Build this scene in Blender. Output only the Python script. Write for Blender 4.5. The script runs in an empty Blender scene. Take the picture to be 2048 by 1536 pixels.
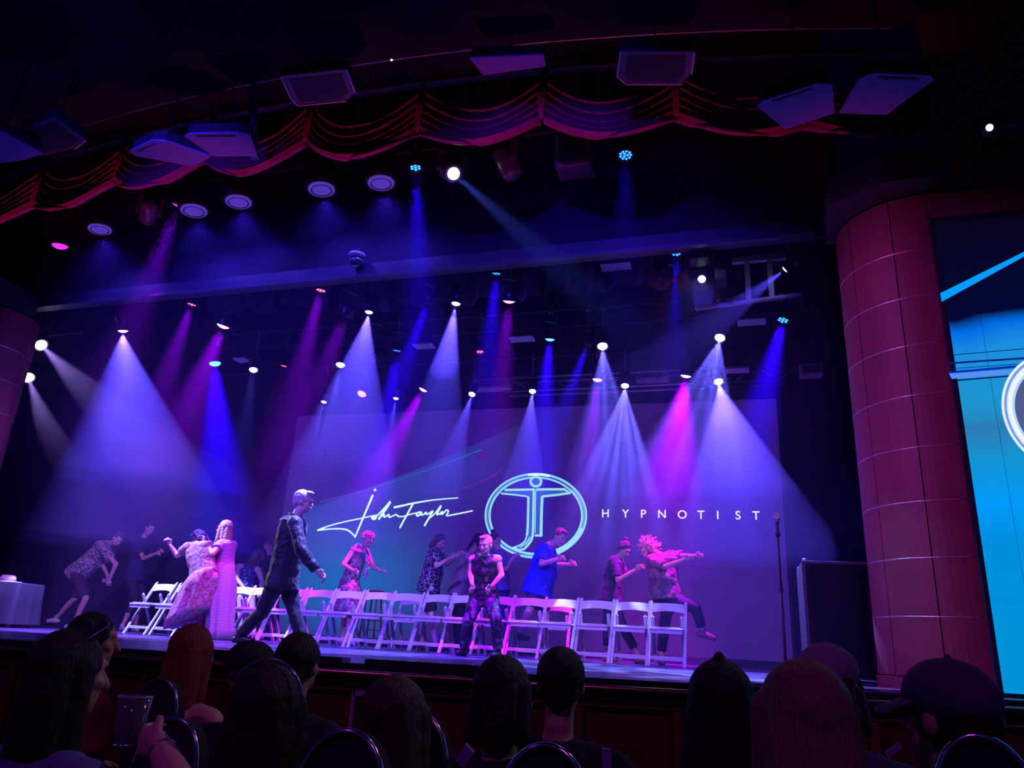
import bpy, bmesh, math, random
from mathutils import Vector, Matrix, Euler, noise
random.seed(7)
sc = bpy.context.scene
COL = sc.collection
R = math.radians
V = Vector

# ------------------------------------------------------------------ camera
F_PX, YAW, PITCH, ROLL = 1500.0, R(17.5), R(18.9), R(3.2)
EYE = V((0, 0, 1.2))
_fw = V((-math.sin(YAW)*math.cos(PITCH), math.cos(YAW)*math.cos(PITCH), math.sin(PITCH)))
_r0 = V((math.cos(YAW), math.sin(YAW), 0)); _u0 = _r0.cross(_fw)
_r = _r0*math.cos(ROLL)+_u0*math.sin(ROLL); _u = -_r0*math.sin(ROLL)+_u0*math.cos(ROLL)
cam_d = bpy.data.cameras.new('camera'); cam = bpy.data.objects.new('camera', cam_d); COL.objects.link(cam)
cam_d.sensor_fit = 'HORIZONTAL'; cam_d.sensor_width = 36.0; cam_d.lens = 36.0*F_PX/2048.0
cam_d.clip_start = 0.05; cam_d.clip_end = 100
cam.matrix_world = Matrix(((_r.x, _u.x, -_fw.x, EYE.x), (_r.y, _u.y, -_fw.y, EYE.y), (_r.z, _u.z, -_fw.z, EYE.z), (0, 0, 0, 1)))
sc.camera = cam

def ray(px, py): return _r*((px-1024)/F_PX) + _u*((768-py)/F_PX) + _fw
def at(px, py, Y):                      # the point at stage depth Y seen at a photo pixel
    d = ray(px, py); return EYE + d*(Y/d.y)
def atz(px, py, z):                     # the point at height z seen at a photo pixel
    d = ray(px, py); return EYE + d*((z-EYE.z)/d.z)

# ------------------------------------------------------------------ world, exposure
w = bpy.data.worlds.new('world'); sc.world = w; w.use_nodes = True
w.node_tree.nodes['Background'].inputs[0].default_value = (0.10, 0.03, 0.50, 1)
w.node_tree.nodes['Background'].inputs[1].default_value = 0.06
vs = sc.view_settings
vs.view_transform = 'Standard'; vs.look = 'None'; vs.exposure = 0.3; vs.gamma = 1.0; vs.use_curve_mapping = False
cy = sc.cycles
cy.use_denoising = True
cy.max_bounces = 4; cy.diffuse_bounces = 1; cy.glossy_bounces = 2; cy.transmission_bounces = 3
cy.volume_bounces = 0; cy.transparent_max_bounces = 8
cy.caustics_reflective = False; cy.caustics_refractive = False
cy.sample_clamp_indirect = 2.0
cy.use_light_tree = True
cy.use_adaptive_sampling = True; cy.adaptive_threshold = 0.04; cy.adaptive_min_samples = 12

STAGE = 1.0            # stage floor height above the hall floor
CX = -3.9              # stage centre line

def spot(name, loc, target, color, power, angle, blend=0.5, radius=0.03, gobo=None):
    l = bpy.data.lights.new(name, 'SPOT'); o = bpy.data.objects.new(name, l); COL.objects.link(o)
    l.color = color; l.energy = power; l.spot_size = R(angle); l.spot_blend = blend; l.shadow_soft_size = radius
    o.location = loc
    o.rotation_euler = (V(target)-V(loc)).to_track_quat('-Z', 'Y').to_euler()
    if gobo:
        gobo(l)
    return o

# front-of-house wash: unseen spots added high in the hall, no lanterns there
VIOLET = (0.42, 0.17, 1.0)
FOH = [((-4.5, 1.0, 6.4), (-11.2, 11.2, 1.8), VIOLET, 3000, 20), ((-6.5, 1.0, 6.4), (-6.4, 9.8, 1.3), VIOLET, 1150, 30), ((-3.2, 1.0, 6.4), (-3.2, 9.8, 1.3), VIOLET, 1150, 30), ((0.2, 1.0, 6.4), (-0.6, 9.8, 1.3), VIOLET, 1150, 30),
       ((-6.2, 0.6, 7.2), (-6.4, 10.0, 2.6), (0.05, 0.02, 1.0), 2000, 50), ((-1.6, 0.6, 7.2), (-2.0, 10.0, 2.6), (0.06, 0.02, 1.0), 1800, 50),  # blue pair added to lift the haze glow
       ((-6.0, 1.2, 6.0), (1.4, 7.0, 2.8), (0.60, 0.10, 0.95), 1450, 33),  # added to brighten the near column
       ((-4.6, -2.6, 6.6), (-3.4, 4.4, 0.6), (0.42, 0.045, 0.6), 170, 62), ((0.8, -2.6, 6.6), (0.6, 4.6, 0.6), (0.42, 0.045, 0.6), 170, 62)]  # dim fill added for the stage front and audience
for i, (p, t, c, k, a) in enumerate(FOH):
    spot('unseen_wash_light', p, t, c, k, a, 0.8, 0.12)

# ------------------------------------------------------------------ materials
MATS = {}
def mat(name, col=(0.5, 0.5, 0.5), rough=0.6, metal=0.0, emit=None, estr=0.0, spec=0.5, build=None, trans=0.0, alpha=1.0, noise_amt=0.0, noise_scale=8.0, bump=0.0, bump_scale=60.0, sheen=0.0, coat=0.0):
    if name in MATS: return MATS[name]
    m = bpy.data.materials.new(name); m.use_nodes = True
    nt = m.node_tree; b = nt.nodes['Principled BSDF']
    b.inputs['Base Color'].default_value = (*col, 1); b.inputs['Roughness'].default_value = rough
    b.inputs['Metallic'].default_value = metal; b.inputs['Specular IOR Level'].default_value = spec
    b.inputs['Transmission Weight'].default_value = trans; b.inputs['Alpha'].default_value = alpha
    b.inputs['Sheen Weight'].default_value = sheen; b.inputs['Coat Weight'].default_value = coat
    if emit:
        b.inputs['Emission Color'].default_value = (*emit, 1); b.inputs['Emission Strength'].default_value = estr
    if noise_amt:
        tc = nt.nodes.new('ShaderNodeTexCoord'); n = nt.nodes.new('ShaderNodeTexNoise'); n.inputs['Scale'].default_value = noise_scale; n.inputs['Detail'].default_value = 4
        nt.links.new(tc.outputs['Object'], n.inputs['Vector'])
        mx = nt.nodes.new('ShaderNodeMix'); mx.data_type = 'RGBA'
        a = [max(0, c*(1-noise_amt)) for c in col]; c2 = [min(1, c*(1+noise_amt)) for c in col]
        mx.inputs['A'].default_value = (*a, 1); mx.inputs['B'].default_value = (*c2, 1)
        nt.links.new(n.outputs['Fac'], mx.inputs['Factor']); nt.links.new(mx.outputs['Result'], b.inputs['Base Color'])
    if bump:
        tc = nt.nodes.new('ShaderNodeTexCoord'); n = nt.nodes.new('ShaderNodeTexNoise'); n.inputs['Scale'].default_value = bump_scale; n.inputs['Detail'].default_value = 3
        nt.links.new(tc.outputs['Object'], n.inputs['Vector'])
        bp = nt.nodes.new('ShaderNodeBump'); bp.inputs['Strength'].default_value = bump; bp.inputs['Distance'].default_value = 0.02
        nt.links.new(n.outputs['Fac'], bp.inputs['Height']); nt.links.new(bp.outputs['Normal'], b.inputs['Normal'])
    if build: build(nt, b)
    m.cycles.emission_sampling = 'NONE'
    MATS[name] = m
    return m
def emat(name, col, strength):
    if name in MATS: return MATS[name]
    m = bpy.data.materials.new(name); m.use_nodes = True; nt = m.node_tree
    nt.nodes.remove(nt.nodes['Principled BSDF'])
    m.cycles.emission_sampling = 'NONE'
    e = nt.nodes.new('ShaderNodeEmission'); e.inputs[0].default_value = (*col, 1); e.inputs[1].default_value = strength
    nt.links.new(e.outputs[0], nt.nodes['Material Output'].inputs['Surface'])
    MATS[name] = m
    return m

# ------------------------------------------------------------------ mesh helpers
class MB:
    def __init__(s): s.v = []; s.f = []
    def add(s, vs, fs):
        o = len(s.v); s.v += [tuple(x) for x in vs]; s.f += [tuple(i+o for i in f) for f in fs]; return s
    def box(s, lo, hi, m=None):
        x0, y0, z0 = lo; x1, y1, z1 = hi
        vs = [V(p) for p in ((x0,y0,z0),(x1,y0,z0),(x1,y1,z0),(x0,y1,z0),(x0,y0,z1),(x1,y0,z1),(x1,y1,z1),(x0,y1,z1))]
        if m: vs = [m @ p for p in vs]
        return s.add(vs, [(0,3,2,1),(4,5,6,7),(0,1,5,4),(1,2,6,5),(2,3,7,6),(3,0,4,7)])
    def bar(s, p0, p1, wx, wz, up=(0,0,1)):     # rectangular bar between two points
        p0 = V(p0); p1 = V(p1); d = p1-p0; L = d.length; d.normalize()
        u = V(up); x = d.cross(u)
        if x.length < 1e-4: x = d.cross(V((0,1,0)))
        x.normalize(); z = x.cross(d)
        m = Matrix(((x.x,d.x,z.x,p0.x),(x.y,d.y,z.y,p0.y),(x.z,d.z,z.z,p0.z),(0,0,0,1)))
        return s.box((-wx/2,0,-wz/2),(wx/2,L,wz/2), m)
    def rings(s, rings, close=True, caps=True):
        n = len(rings[0]); vs = [p for r in rings for p in r]; fs = []
        for i in range(len(rings)-1):
            for j in range(n if close else n-1):
                a = i*n+j; b = i*n+(j+1) % n
                fs.append((a, b, b+n, a+n))
        if caps and close:
            fs.append(tuple(range(n-1, -1, -1))); o = (len(rings)-1)*n; fs.append(tuple(range(o, o+n)))
        return s.add(vs, fs)
    def tube(s, p0, p1, r0, r1=None, n=10, caps=True):
        r1 = r0 if r1 is None else r1
        return s.path([p0, p1], [r0, r1], n, caps)
    def path(s, pts, rad, n=8, caps=True, flat=1.0):
        pts = [V(p) for p in pts]
        if not hasattr(rad, '__len__'): rad = [rad]*len(pts)
        rings = []; prev = None
        for i, p in enumerate(pts):
            d = (pts[min(i+1, len(pts)-1)]-pts[max(i-1, 0)])
            if d.length < 1e-9: d = V((0,0,1))
            d.normalize()
            if prev is None:
                x = d.cross(V((0,0,1)))
                if x.length < 1e-3: x = d.cross(V((0,1,0)))
            else:
                x = prev - d*prev.dot(d)
            x.normalize(); prev = x; y = d.cross(x)
            rings.append([p + x*(rad[i]*math.cos(2*math.pi*k/n)) + y*(rad[i]*flat*math.sin(2*math.pi*k/n)) for k in range(n)])
        return s.rings(rings, True, caps)
    def lathe(s, prof, n=20, m=None, caps=True):   # prof: (r, z)
        rings = [[V((r*math.cos(2*math.pi*k/n), r*math.sin(2*math.pi*k/n), z)) for k in range(n)] for r, z in prof]
        if m: rings = [[m @ p for p in r] for r in rings]
        return s.rings(rings, True, caps)
    def ball(s, c, r, n=12, h=8, m=None):
        if not hasattr(r, '__len__'): r = (r, r, r)
        c = V(c); vs = []; fs = []
        vs.append(V((0,0,-1)))
        for i in range(1, h):
            a = -math.pi/2+math.pi*i/h
            for j in range(n):
                b = 2*math.pi*j/n; vs.append(V((math.cos(a)*math.cos(b), math.cos(a)*math.sin(b), math.sin(a))))
        vs.append(V((0,0,1)))
        for j in range(n): fs.append((0, 1+(j+1) % n, 1+j))
        for i in range(h-2):
            for j in range(n):
                a = 1+i*n+j; b = 1+i*n+(j+1) % n; fs.append((a, b, b+n, a+n))
        t = 1+(h-2)*n; e = len(vs)-1
        for j in range(n): fs.append((t+j, t+(j+1) % n, e))
        vs = [V((p.x*r[0], p.y*r[1], p.z*r[2])) for p in vs]
        if m: vs = [m @ p for p in vs]
        return s.add([p+c for p in vs], fs)
    def prism(s, poly, d):                       # polygon of points extruded by vector d
        n = len(poly); poly = [V(p) for p in poly]; d = V(d)
        return s.add(poly+[p+d for p in poly], [tuple(range(n-1,-1,-1)), tuple(range(n, 2*n))]+[(i, (i+1) % n, (i+1) % n+n, i+n) for i in range(n)])
    def build(s, name, m, parent=None, smooth=False, loc=None, world=False):
        if world and parent:                     # points given in world space: bring them into the parent's space
            mi = parent.matrix_basis.inverted()
            if parent.parent: mi = mi @ parent.parent.matrix_basis.inverted()
            s.v = [tuple(mi @ V(p)) for p in s.v]
        me = bpy.data.meshes.new(name); me.from_pydata(s.v, [], s.f)
        bm = bmesh.new(); bm.from_mesh(me); bmesh.ops.recalc_face_normals(bm, faces=bm.faces); bm.to_mesh(me); bm.free()
        me.materials.append(m)
        if smooth: me.shade_smooth()
        return link(name, me, parent, loc)
def link(name, data, parent=None, loc=None):
    o = bpy.data.objects.new(name, data); COL.objects.link(o)
    if parent: o.parent = parent
    if loc: o.location = loc
    return o
def tag(o, label, cat, group=None, kind=None):
    o['label'] = label; o['category'] = cat
    if group: o['group'] = group
    if kind: o['kind'] = kind
    return o
def struct(o, label=None, cat=None):
    o['kind'] = 'structure'
    if label: o['label'] = label
    if cat: o['category'] = cat
    return o
def empty(name, loc=(0,0,0), rz=0, label=None, cat=None, group=None):
    o = bpy.data.objects.new(name, None); COL.objects.link(o); o.location = loc; o.rotation_euler = (0, 0, rz)
    o.empty_display_size = 0.1
    if label: tag(o, label, cat, group)
    return o
def copy_tree(o, parent=None):
    c = o.copy(); COL.objects.link(c); c.parent = parent
    for ch in list(o.children): copy_tree(ch, c)
    return c
def mod(o, kind, **k):
    m = o.modifiers.new(kind.lower(), kind)
    for a, b in k.items(): setattr(m, a, b)
    return m
# ================================================================== the setting
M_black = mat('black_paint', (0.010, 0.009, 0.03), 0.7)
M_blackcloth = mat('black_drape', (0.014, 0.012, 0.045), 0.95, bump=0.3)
M_mahog = mat('mahogany_panel', (0.22, 0.035, 0.065), 0.55, noise_amt=0.25, noise_scale=5)
M_fascia = mat('stage_front_wood', (0.16, 0.02, 0.025), 0.4, noise_amt=0.35, noise_scale=7)
M_brass = mat('brass', (0.75, 0.5, 0.3), 0.28, 1.0)
M_steel = mat('dull_steel', (0.35, 0.35, 0.38), 0.4, 0.8)
M_lightgrey = mat('light_grey_paint', (0.5, 0.48, 0.52), 0.5)
M_carpet = mat('hall_carpet', (0.05, 0.01, 0.02), 0.95, noise_amt=0.5, noise_scale=30)
def floor_nodes(nt, b):
    tc = nt.nodes.new('ShaderNodeTexCoord'); mp = nt.nodes.new('ShaderNodeMapping'); mp.inputs['Scale'].default_value = (1.2, 9, 1)
    n = nt.nodes.new('ShaderNodeTexNoise'); n.inputs['Scale'].default_value = 2.2; n.inputs['Detail'].default_value = 6
    nt.links.new(tc.outputs['Object'], mp.inputs[0]); nt.links.new(mp.outputs[0], n.inputs['Vector'])
    cr = nt.nodes.new('ShaderNodeValToRGB'); cr.color_ramp.elements[0].position = 0.38; cr.color_ramp.elements[1].position = 0.68
    cr.color_ramp.elements[0].color = (0.02, 0.018, 0.055, 1); cr.color_ramp.elements[1].color = (0.13, 0.09, 0.22, 1)
    nt.links.new(n.outputs['Fac'], cr.inputs[0]); nt.links.new(cr.outputs[0], b.inputs['Base Color'])
    r2 = nt.nodes.new('ShaderNodeMapRange'); r2.inputs['To Min'].default_value = 0.16; r2.inputs['To Max'].default_value = 0.4
    nt.links.new(n.outputs['Fac'], r2.inputs[0]); nt.links.new(r2.outputs[0], b.inputs['Roughness'])
M_floor = mat('polished_stage_floor', (0.1, 0.08, 0.14), 0.25, build=floor_nodes)
M_seam = mat('floor_seam', (0.01, 0.01, 0.015), 0.6)

def edge_y(x): return 4.70 + (x+4.4)**2/25.0

# hall floor
struct(MB().box((-16, -4, -0.06), (8, 13.4, 0.0)).build('floor', M_carpet), 'dark patterned carpet of the audience hall', 'floor')

# stage: slab with bevelled sub-floor, then separate floor panels, fascia panels, brass nosing
xs = [-14+0.4*i for i in range(51)]
poly = [V((x, edge_y(x)+0.02, 0.0)) for x in xs]+[V((6, 13.3, 0)), V((-14, 13.3, 0))]
stage = MB().prism([p+V((0, 0, 0.02)) for p in poly], (0, 0, STAGE-0.035)).build('floor_stage', M_seam)
struct(stage, 'raised stage with polished dark floor and curved wooden front', 'stage')
pw, pd = 1.83, 1.22
for j in range(-1, 7):
    for i in range(-6, 5):
        x0 = CX+i*pw+(0.9 if j % 2 else 0); x1 = x0+pw-0.006; y0 = 5.0+j*pd; y1 = y0+pd-0.006
        if x1 < -13 or x0 > 3.5: continue
        lim = max(edge_y(x0), edge_y(x1), edge_y((x0+x1)/2))+0.06
        if y1 < lim+0.1: continue
        n = 6
        fr = [V((x0+(x1-x0)*k/n, max(y0, edge_y(x0+(x1-x0)*k/n)+0.06), STAGE-0.02)) for k in range(n+1)]
        MB().prism(fr+[V((x1, y1, STAGE-0.02)), V((x0, y1, STAGE-0.02))], (0, 0, 0.02)).build('floor_panel', M_floor, stage)
# apron strip along the curved edge in front of the panels (dark painted lip) and brass nosing
m = MB(); pts = [V((x, edge_y(x), 0)) for x in xs]
for a, b in zip(pts[:-1], pts[1:]):
    m.prism([a+V((0, 0.0, STAGE-0.05)), b+V((0, 0, STAGE-0.05)), b+V((0, 0.085, STAGE-0.05)), a+V((0, 0.085, STAGE-0.05))], (0, 0, 0.052))
m.build('edge_lip', M_black, stage)
MB().path([p+V((0, -0.02, STAGE-0.055)) for p in pts], 0.022, 8).build('nosing', M_brass, stage, smooth=True)
MB().path([p+V((0, -0.03, STAGE-0.16)) for p in pts], 0.012, 6).build('moulding', M_fascia, stage, smooth=True)
for k in range(24):
    xa = -11.2+k*0.6; xb = xa+0.52
    if xb > 4: break
    pa = [V((xa+(xb-xa)*q/3, edge_y(xa+(xb-xa)*q/3)-0.03, 0.1)) for q in range(4)]
    m = MB()
    m.add([p for p in pa]+[p+V((0, 0, 0.7)) for p in pa]+[p+V((0, 0.05, 0)) for p in pa]+[p+V((0, 0.05, 0.7)) for p in pa],
          [(q, q+1, q+5, q+4) for q in range(3)]+[(q+8, q+12, q+13, q+9) for q in range(3)]+[(0, 4, 12, 8), (3, 11, 15, 7)]+[(q+4, q+5, q+13, q+12) for q in range(3)]+[(q, q+8, q+9, q+1) for q in range(3)])
    m.build('fascia_panel', M_fascia, stage)
    xp = xb+0.04
    MB().box((xp-0.03, edge_y(xp)-0.05, 0.02), (xp+0.03, edge_y(xp)+0.02, STAGE-0.17)).build('fascia_post', M_fascia, stage)

# hall ceiling with curved front edge, higher stage-house ceiling, walls
def ceil_y(x): return 6.2 + (x+5)**2/55.0
m = MB(); xs2 = [-15+0.5*i for i in range(45)]
m.prism([V((x, ceil_y(x), 7.5)) for x in xs2]+[V((7, -4, 7.5)), V((-15, -4, 7.5))], (0, 0, 0.25))
ceil = struct(m.build('ceiling', mat('hall_ceiling', (0.008, 0.006, 0.02), 0.8)), 'dark hall ceiling with curved front edge above the audience', 'ceiling')
MB().path([V((x, ceil_y(x)+0.015, 7.52)) for x in xs2], 0.018, 6).build('edge_trim', M_steel, ceil, smooth=True)
for px, py in ((666, 132), (783, 121)):
    p = atz(px, py, 7.49); MB().lathe([(0.012, 0), (0.012, 0.02)], 8).build('indicator_light', emat('indicator_white', (1, 1, 1), 2.0), ceil, loc=p)
struct(MB().box((-15, 5.9, 8.6), (7, 13.5, 8.8)).build('ceiling_stage_house', M_black), 'black ceiling high over the stage', 'ceiling')
struct(MB().box((-14.2, 13.1, 0), (6, 13.3, 8.6)).build('wall_back', M_blackcloth), 'black wall behind the video screen', 'wall')
struct(MB().box((-14.4, 7.6, STAGE), (-14.2, 13.2, 8.6)).build('wall_wing_far', M_blackcloth), 'black wing wall at the far side of the stage', 'wall')

# clad drums either side of the opening
DR = 0.70
def drum_pt(a, z, sgn, r=DR):
    c = V((1.78 if sgn > 0 else -10.66, 7.55, 0))
    return c+V((-sgn*r*math.cos(R(a)), -r*math.sin(R(a)), z))
def make_drum(sgn, name, label):
    cx = 1.78 if sgn > 0 else -10.66
    core = [drum_pt(a, 0, sgn, DR-0.03) for a in range(-60, 91, 10)]+[V((cx+sgn*4.5, 6.88, 0)), V((cx+sgn*4.5, 8.3, 0)), V((cx, 8.2, 0))]
    d = MB().prism([p+V((0, 0, STAGE+0.01)) for p in core], (0, 0, 4.36)).build(name, M_black)
    struct(d, label, 'pillar')
    cuts = [-60, -22, 28, 64, 90]
    zs = [1.10+0.462*k for k in range(10)]; zs[-1] = 5.36
    for k in range(9):
        for i in range(4):
            a0, a1 = cuts[i]+0.35, cuts[i+1]-0.35
            n = 6; ang = [a0+(a1-a0)*q/n for q in range(n+1)]
            z0, z1 = zs[k]+0.004, zs[k+1]-0.004
            o = [drum_pt(a, z0, sgn) for a in ang]; i_ = [drum_pt(a, z0, sgn, DR-0.03) for a in ang]
            mm = MB().prism(o+i_[::-1], (0, 0, z1-z0))
            mm.build('panel', M_mahog, d)
        for i in range(7):                      # flat run beside the drum
            x0 = cx+sgn*(0.005+0.6*i); x1 = cx+sgn*(0.595+0.6*i)
            MB().box((min(x0, x1), 6.85, zs[k]+0.004), (max(x0, x1), 6.88, zs[k+1]-0.004)).build('panel', M_mahog, d)
    for z in zs[1:-1]:                          # thin bright metal strips in the horizontal joints
        MB().path([drum_pt(a, z, sgn, DR-0.003) for a in range(-60, 91, 6)], 0.006, 6).build('joint_strip', mat('joint_strip_metal', (0.8, 0.6, 0.6), 0.35, 0.9), d, smooth=True)
    # plinth
    p = [drum_pt(a, 1.0, sgn, DR+0.015) for a in range(-60, 91, 10)]+[V((cx+sgn*4.5, 6.83, 1.0)), V((cx+sgn*4.5, 7, 1.0)), V((cx, 7.6, 1.0))]
    MB().prism(p, (0, 0, 0.095)).build('plinth', M_mahog, d)
    return d
drumR = make_drum(1, 'column_near', 'rounded column clad in dark red panels between black speaker cabinet and bright cyan screen')
drumL = make_drum(-1, 'column_far', 'rounded red-clad column at the far side of the stage beside the draped table')
# dark soffit over the drums
struct(MB().prism([V((1.0, 7.7, 0)), V((0.95, 6.9, 0)), V((1.4, 6.6, 0)), V((1.95, 6.6, 0)), V((1.95, 7.7, 0))], (0, 0, 0.3)).build('beam_soffit_near', M_black, loc=V((0, 0, 5.38))), 'black soffit above the panelled column next to the cyan screen', 'beam')
struct(MB().prism([V((-9.9, 7.7, 0)), V((-9.85, 6.9, 0)), V((-10.3, 6.6, 0)), V((-15, 6.6, 0)), V((-15, 7.7, 0))], (0, 0, 0.3)).build('beam_soffit_far', M_black, loc=V((0, 0, 5.38))), 'black soffit above the far panelled column', 'beam')

struct(MB().box((1.95, 6.86, 5.37), (7, 7.0, 7.48)).build('wall_side_near', M_mahog), 'dim red wall above the cyan screen, behind the wall spotlight', 'wall')
# header over the stage opening: beam with bottom lip, black masking above
hb = struct(MB().box((-10.4, 7.72, 5.56), (0.9, 7.92, 5.72)).build('beam_header', mat('header_paint', (0.02, 0.02, 0.06), 0.5)), 'long dark lighting header beam spanning the stage opening', 'beam')
MB().box((-10.4, 7.69, 5.52), (0.55, 7.76, 5.56)).build('lip', mat('lip_paint', (0.05, 0.05, 0.09), 0.4), hb)
struct(MB().box((-12.5, 7.93, 5.6), (1.2, 7.96, 8.6)).build('wall_header_masking', M_blackcloth), 'black masking cloth hung above the lighting header', 'drape')

# ------------------------------------------------------------------ haze hanging over the stage
def haze_layer(z0, z1, dens, label):
    hz = MB().prism([V((x, y, z0)) for x, y in ((-8.75, 6.55), (0.95, 6.55), (0.98, 12.5), (-13.5, 12.5), (-13.5, 8.45), (-8.75, 8.45))], (0, 0, z1-z0)).build('haze', M_black)
    hm = bpy.data.materials.new('stage_haze'); hm.use_nodes = True; nt = hm.node_tree; nt.nodes.remove(nt.nodes['Principled BSDF'])
    v_ = nt.nodes.new('ShaderNodeVolumeScatter'); v_.inputs['Color'].default_value = (0.42, 0.27, 1, 1); v_.inputs['Density'].default_value = dens; v_.inputs['Anisotropy'].default_value = 0.35
    nt.links.new(v_.outputs[0], nt.nodes['Material Output'].inputs['Volume'])
    hz.data.materials.clear(); hz.data.materials.append(hm)
    tag(hz, label, 'haze', kind='stuff')
haze_layer(3.1, 7.3, 0.048, 'theatrical haze hanging under the lighting bars over the whole stage')
haze_layer(2.2, 3.09, 0.026, 'thinner haze drifting below the lighting haze, above head height')
haze_layer(STAGE+0.004, 2.19, 0.007, 'faint haze at chair and body height on the stage')

def smoke_puff(px, py, Y, rx, ry, rz, dens, label, seed):
    p = at(px, py, Y); rg = random.Random(seed)
    m = MB().ball((0, 0, 0), (rx, ry, rz), 24, 16)
    m.v = [tuple(V(v)*(1+0.22*noise.noise(V(v)*2.2+V((seed*3.1, 0, 0))))) for v in m.v]
    o = m.build('smoke_puff', M_black, None, True, loc=p)
    hm = bpy.data.materials.new('smoke'); hm.use_nodes = True; nt = hm.node_tree; nt.nodes.remove(nt.nodes['Principled BSDF'])
    v_ = nt.nodes.new('ShaderNodeVolumeScatter'); v_.inputs['Color'].default_value = (0.42, 0.27, 1, 1); v_.inputs['Density'].default_value = dens; v_.inputs['Anisotropy'].default_value = 0.3
    nt.links.new(v_.outputs[0], nt.nodes['Material Output'].inputs['Volume'])
    o.data.materials.clear(); o.data.materials.append(hm)
    tag(o, label, 'smoke', kind='stuff')
smoke_puff(1350, 890, 10.95, 0.8, 0.5, 0.8, 0.045, 'puff of smoke lit magenta between the lettering and the pink lantern', 1)
smoke_puff(1480, 880, 10.55, 0.65, 0.5, 0.6, 0.025, 'puff of smoke drifting in the broad white beam by the microphone', 2)
smoke_puff(890, 690, 8.15, 0.28, 0.3, 0.45, 0.08, 'curling smoke inside the white beam between the blue lanterns', 3)
smoke_puff(1240, 900, 10.4, 0.6, 0.5, 0.8, 0.02, 'thin smoke in the rays above the lettering', 4)
# ================================================================== stage lanterns
M_can = mat('lantern_black', (0.015, 0.015, 0.02), 0.35)
M_dish = mat('lens_dish', (0.12, 0.1, 0.2), 0.15)
COLS = {'M': (0.5, 0.0, 1.0), 'P': (0.58, 0.0, 1.0), 'R': (1.0, 0.02, 0.45), 'B': (0.04, 0.0, 1.0), 'W': (0.20, 0.19, 1.0), 'G': (0.25, 0.31, 1.0), 'H': (0.62, 0.0, 1.0), 'O': (0.9, 0.85, 1.0)}
LENS = {'R': (1.0, 0.1, 0.2), 'M': (0.5, 0.02, 0.8), 'P': (1.0, 0.12, 0.35), 'B': (0.05, 0.2, 1.0), 'W': (0.9, 0.9, 1.0), 'G': (0.75, 1.0, 0.95), 'H': (1.0, 0.25, 0.7), 'O': (1, 1, 1)}
CELL = {'R': (0.7, 0.04, 0.09), 'M': (0.7, 0.06, 0.2), 'P': (0.7, 0.05, 0.12), 'B': (0.01, 0.11, 0.75), 'W': (1, 1, 1), 'G': (0.6, 1, 0.9), 'H': (1, 0.5, 0.8), 'O': (1, 1, 1)}
GAIN = {'M': 3.6, 'P': 3.2, 'R': 0.45, 'B': 4.2, 'W': 0.82, 'G': 0.68, 'H': 1.65, 'O': 1.7}
WORDS = {'R': 'red', 'M': 'magenta', 'P': 'pink', 'B': 'blue', 'W': 'white', 'G': 'cool white', 'H': 'hot pink', 'O': 'bright white'}

def gobo_star(l):                                # breakup pattern plate in the gate of a profile lantern
    l.use_nodes = True; nt = l.node_tree; e = nt.nodes['Emission']
    tc = nt.nodes.new('ShaderNodeTexCoord'); sx = nt.nodes.new('ShaderNodeSeparateXYZ'); nt.links.new(tc.outputs['Normal'], sx.inputs[0])
    mp = nt.nodes.new('ShaderNodeMapping'); mp.inputs['Scale'].default_value = (13, 13, 13)
    nt.links.new(tc.outputs['Normal'], mp.inputs[0])
    vr = nt.nodes.new('ShaderNodeTexNoise'); vr.inputs['Scale'].default_value = 1.0; vr.inputs['Detail'].default_value = 1
    nt.links.new(mp.outputs[0], vr.inputs['Vector'])
    mr = nt.nodes.new('ShaderNodeMapRange'); mr.inputs['From Min'].default_value = 0.46; mr.inputs['From Max'].default_value = 0.6; mr.inputs['To Min'].default_value = 0.08; mr.inputs['To Max'].default_value = 1.7
    nt.links.new(vr.outputs['Fac'], mr.inputs[0]); nt.links.new(mr.outputs[0], e.inputs['Strength'])

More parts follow.
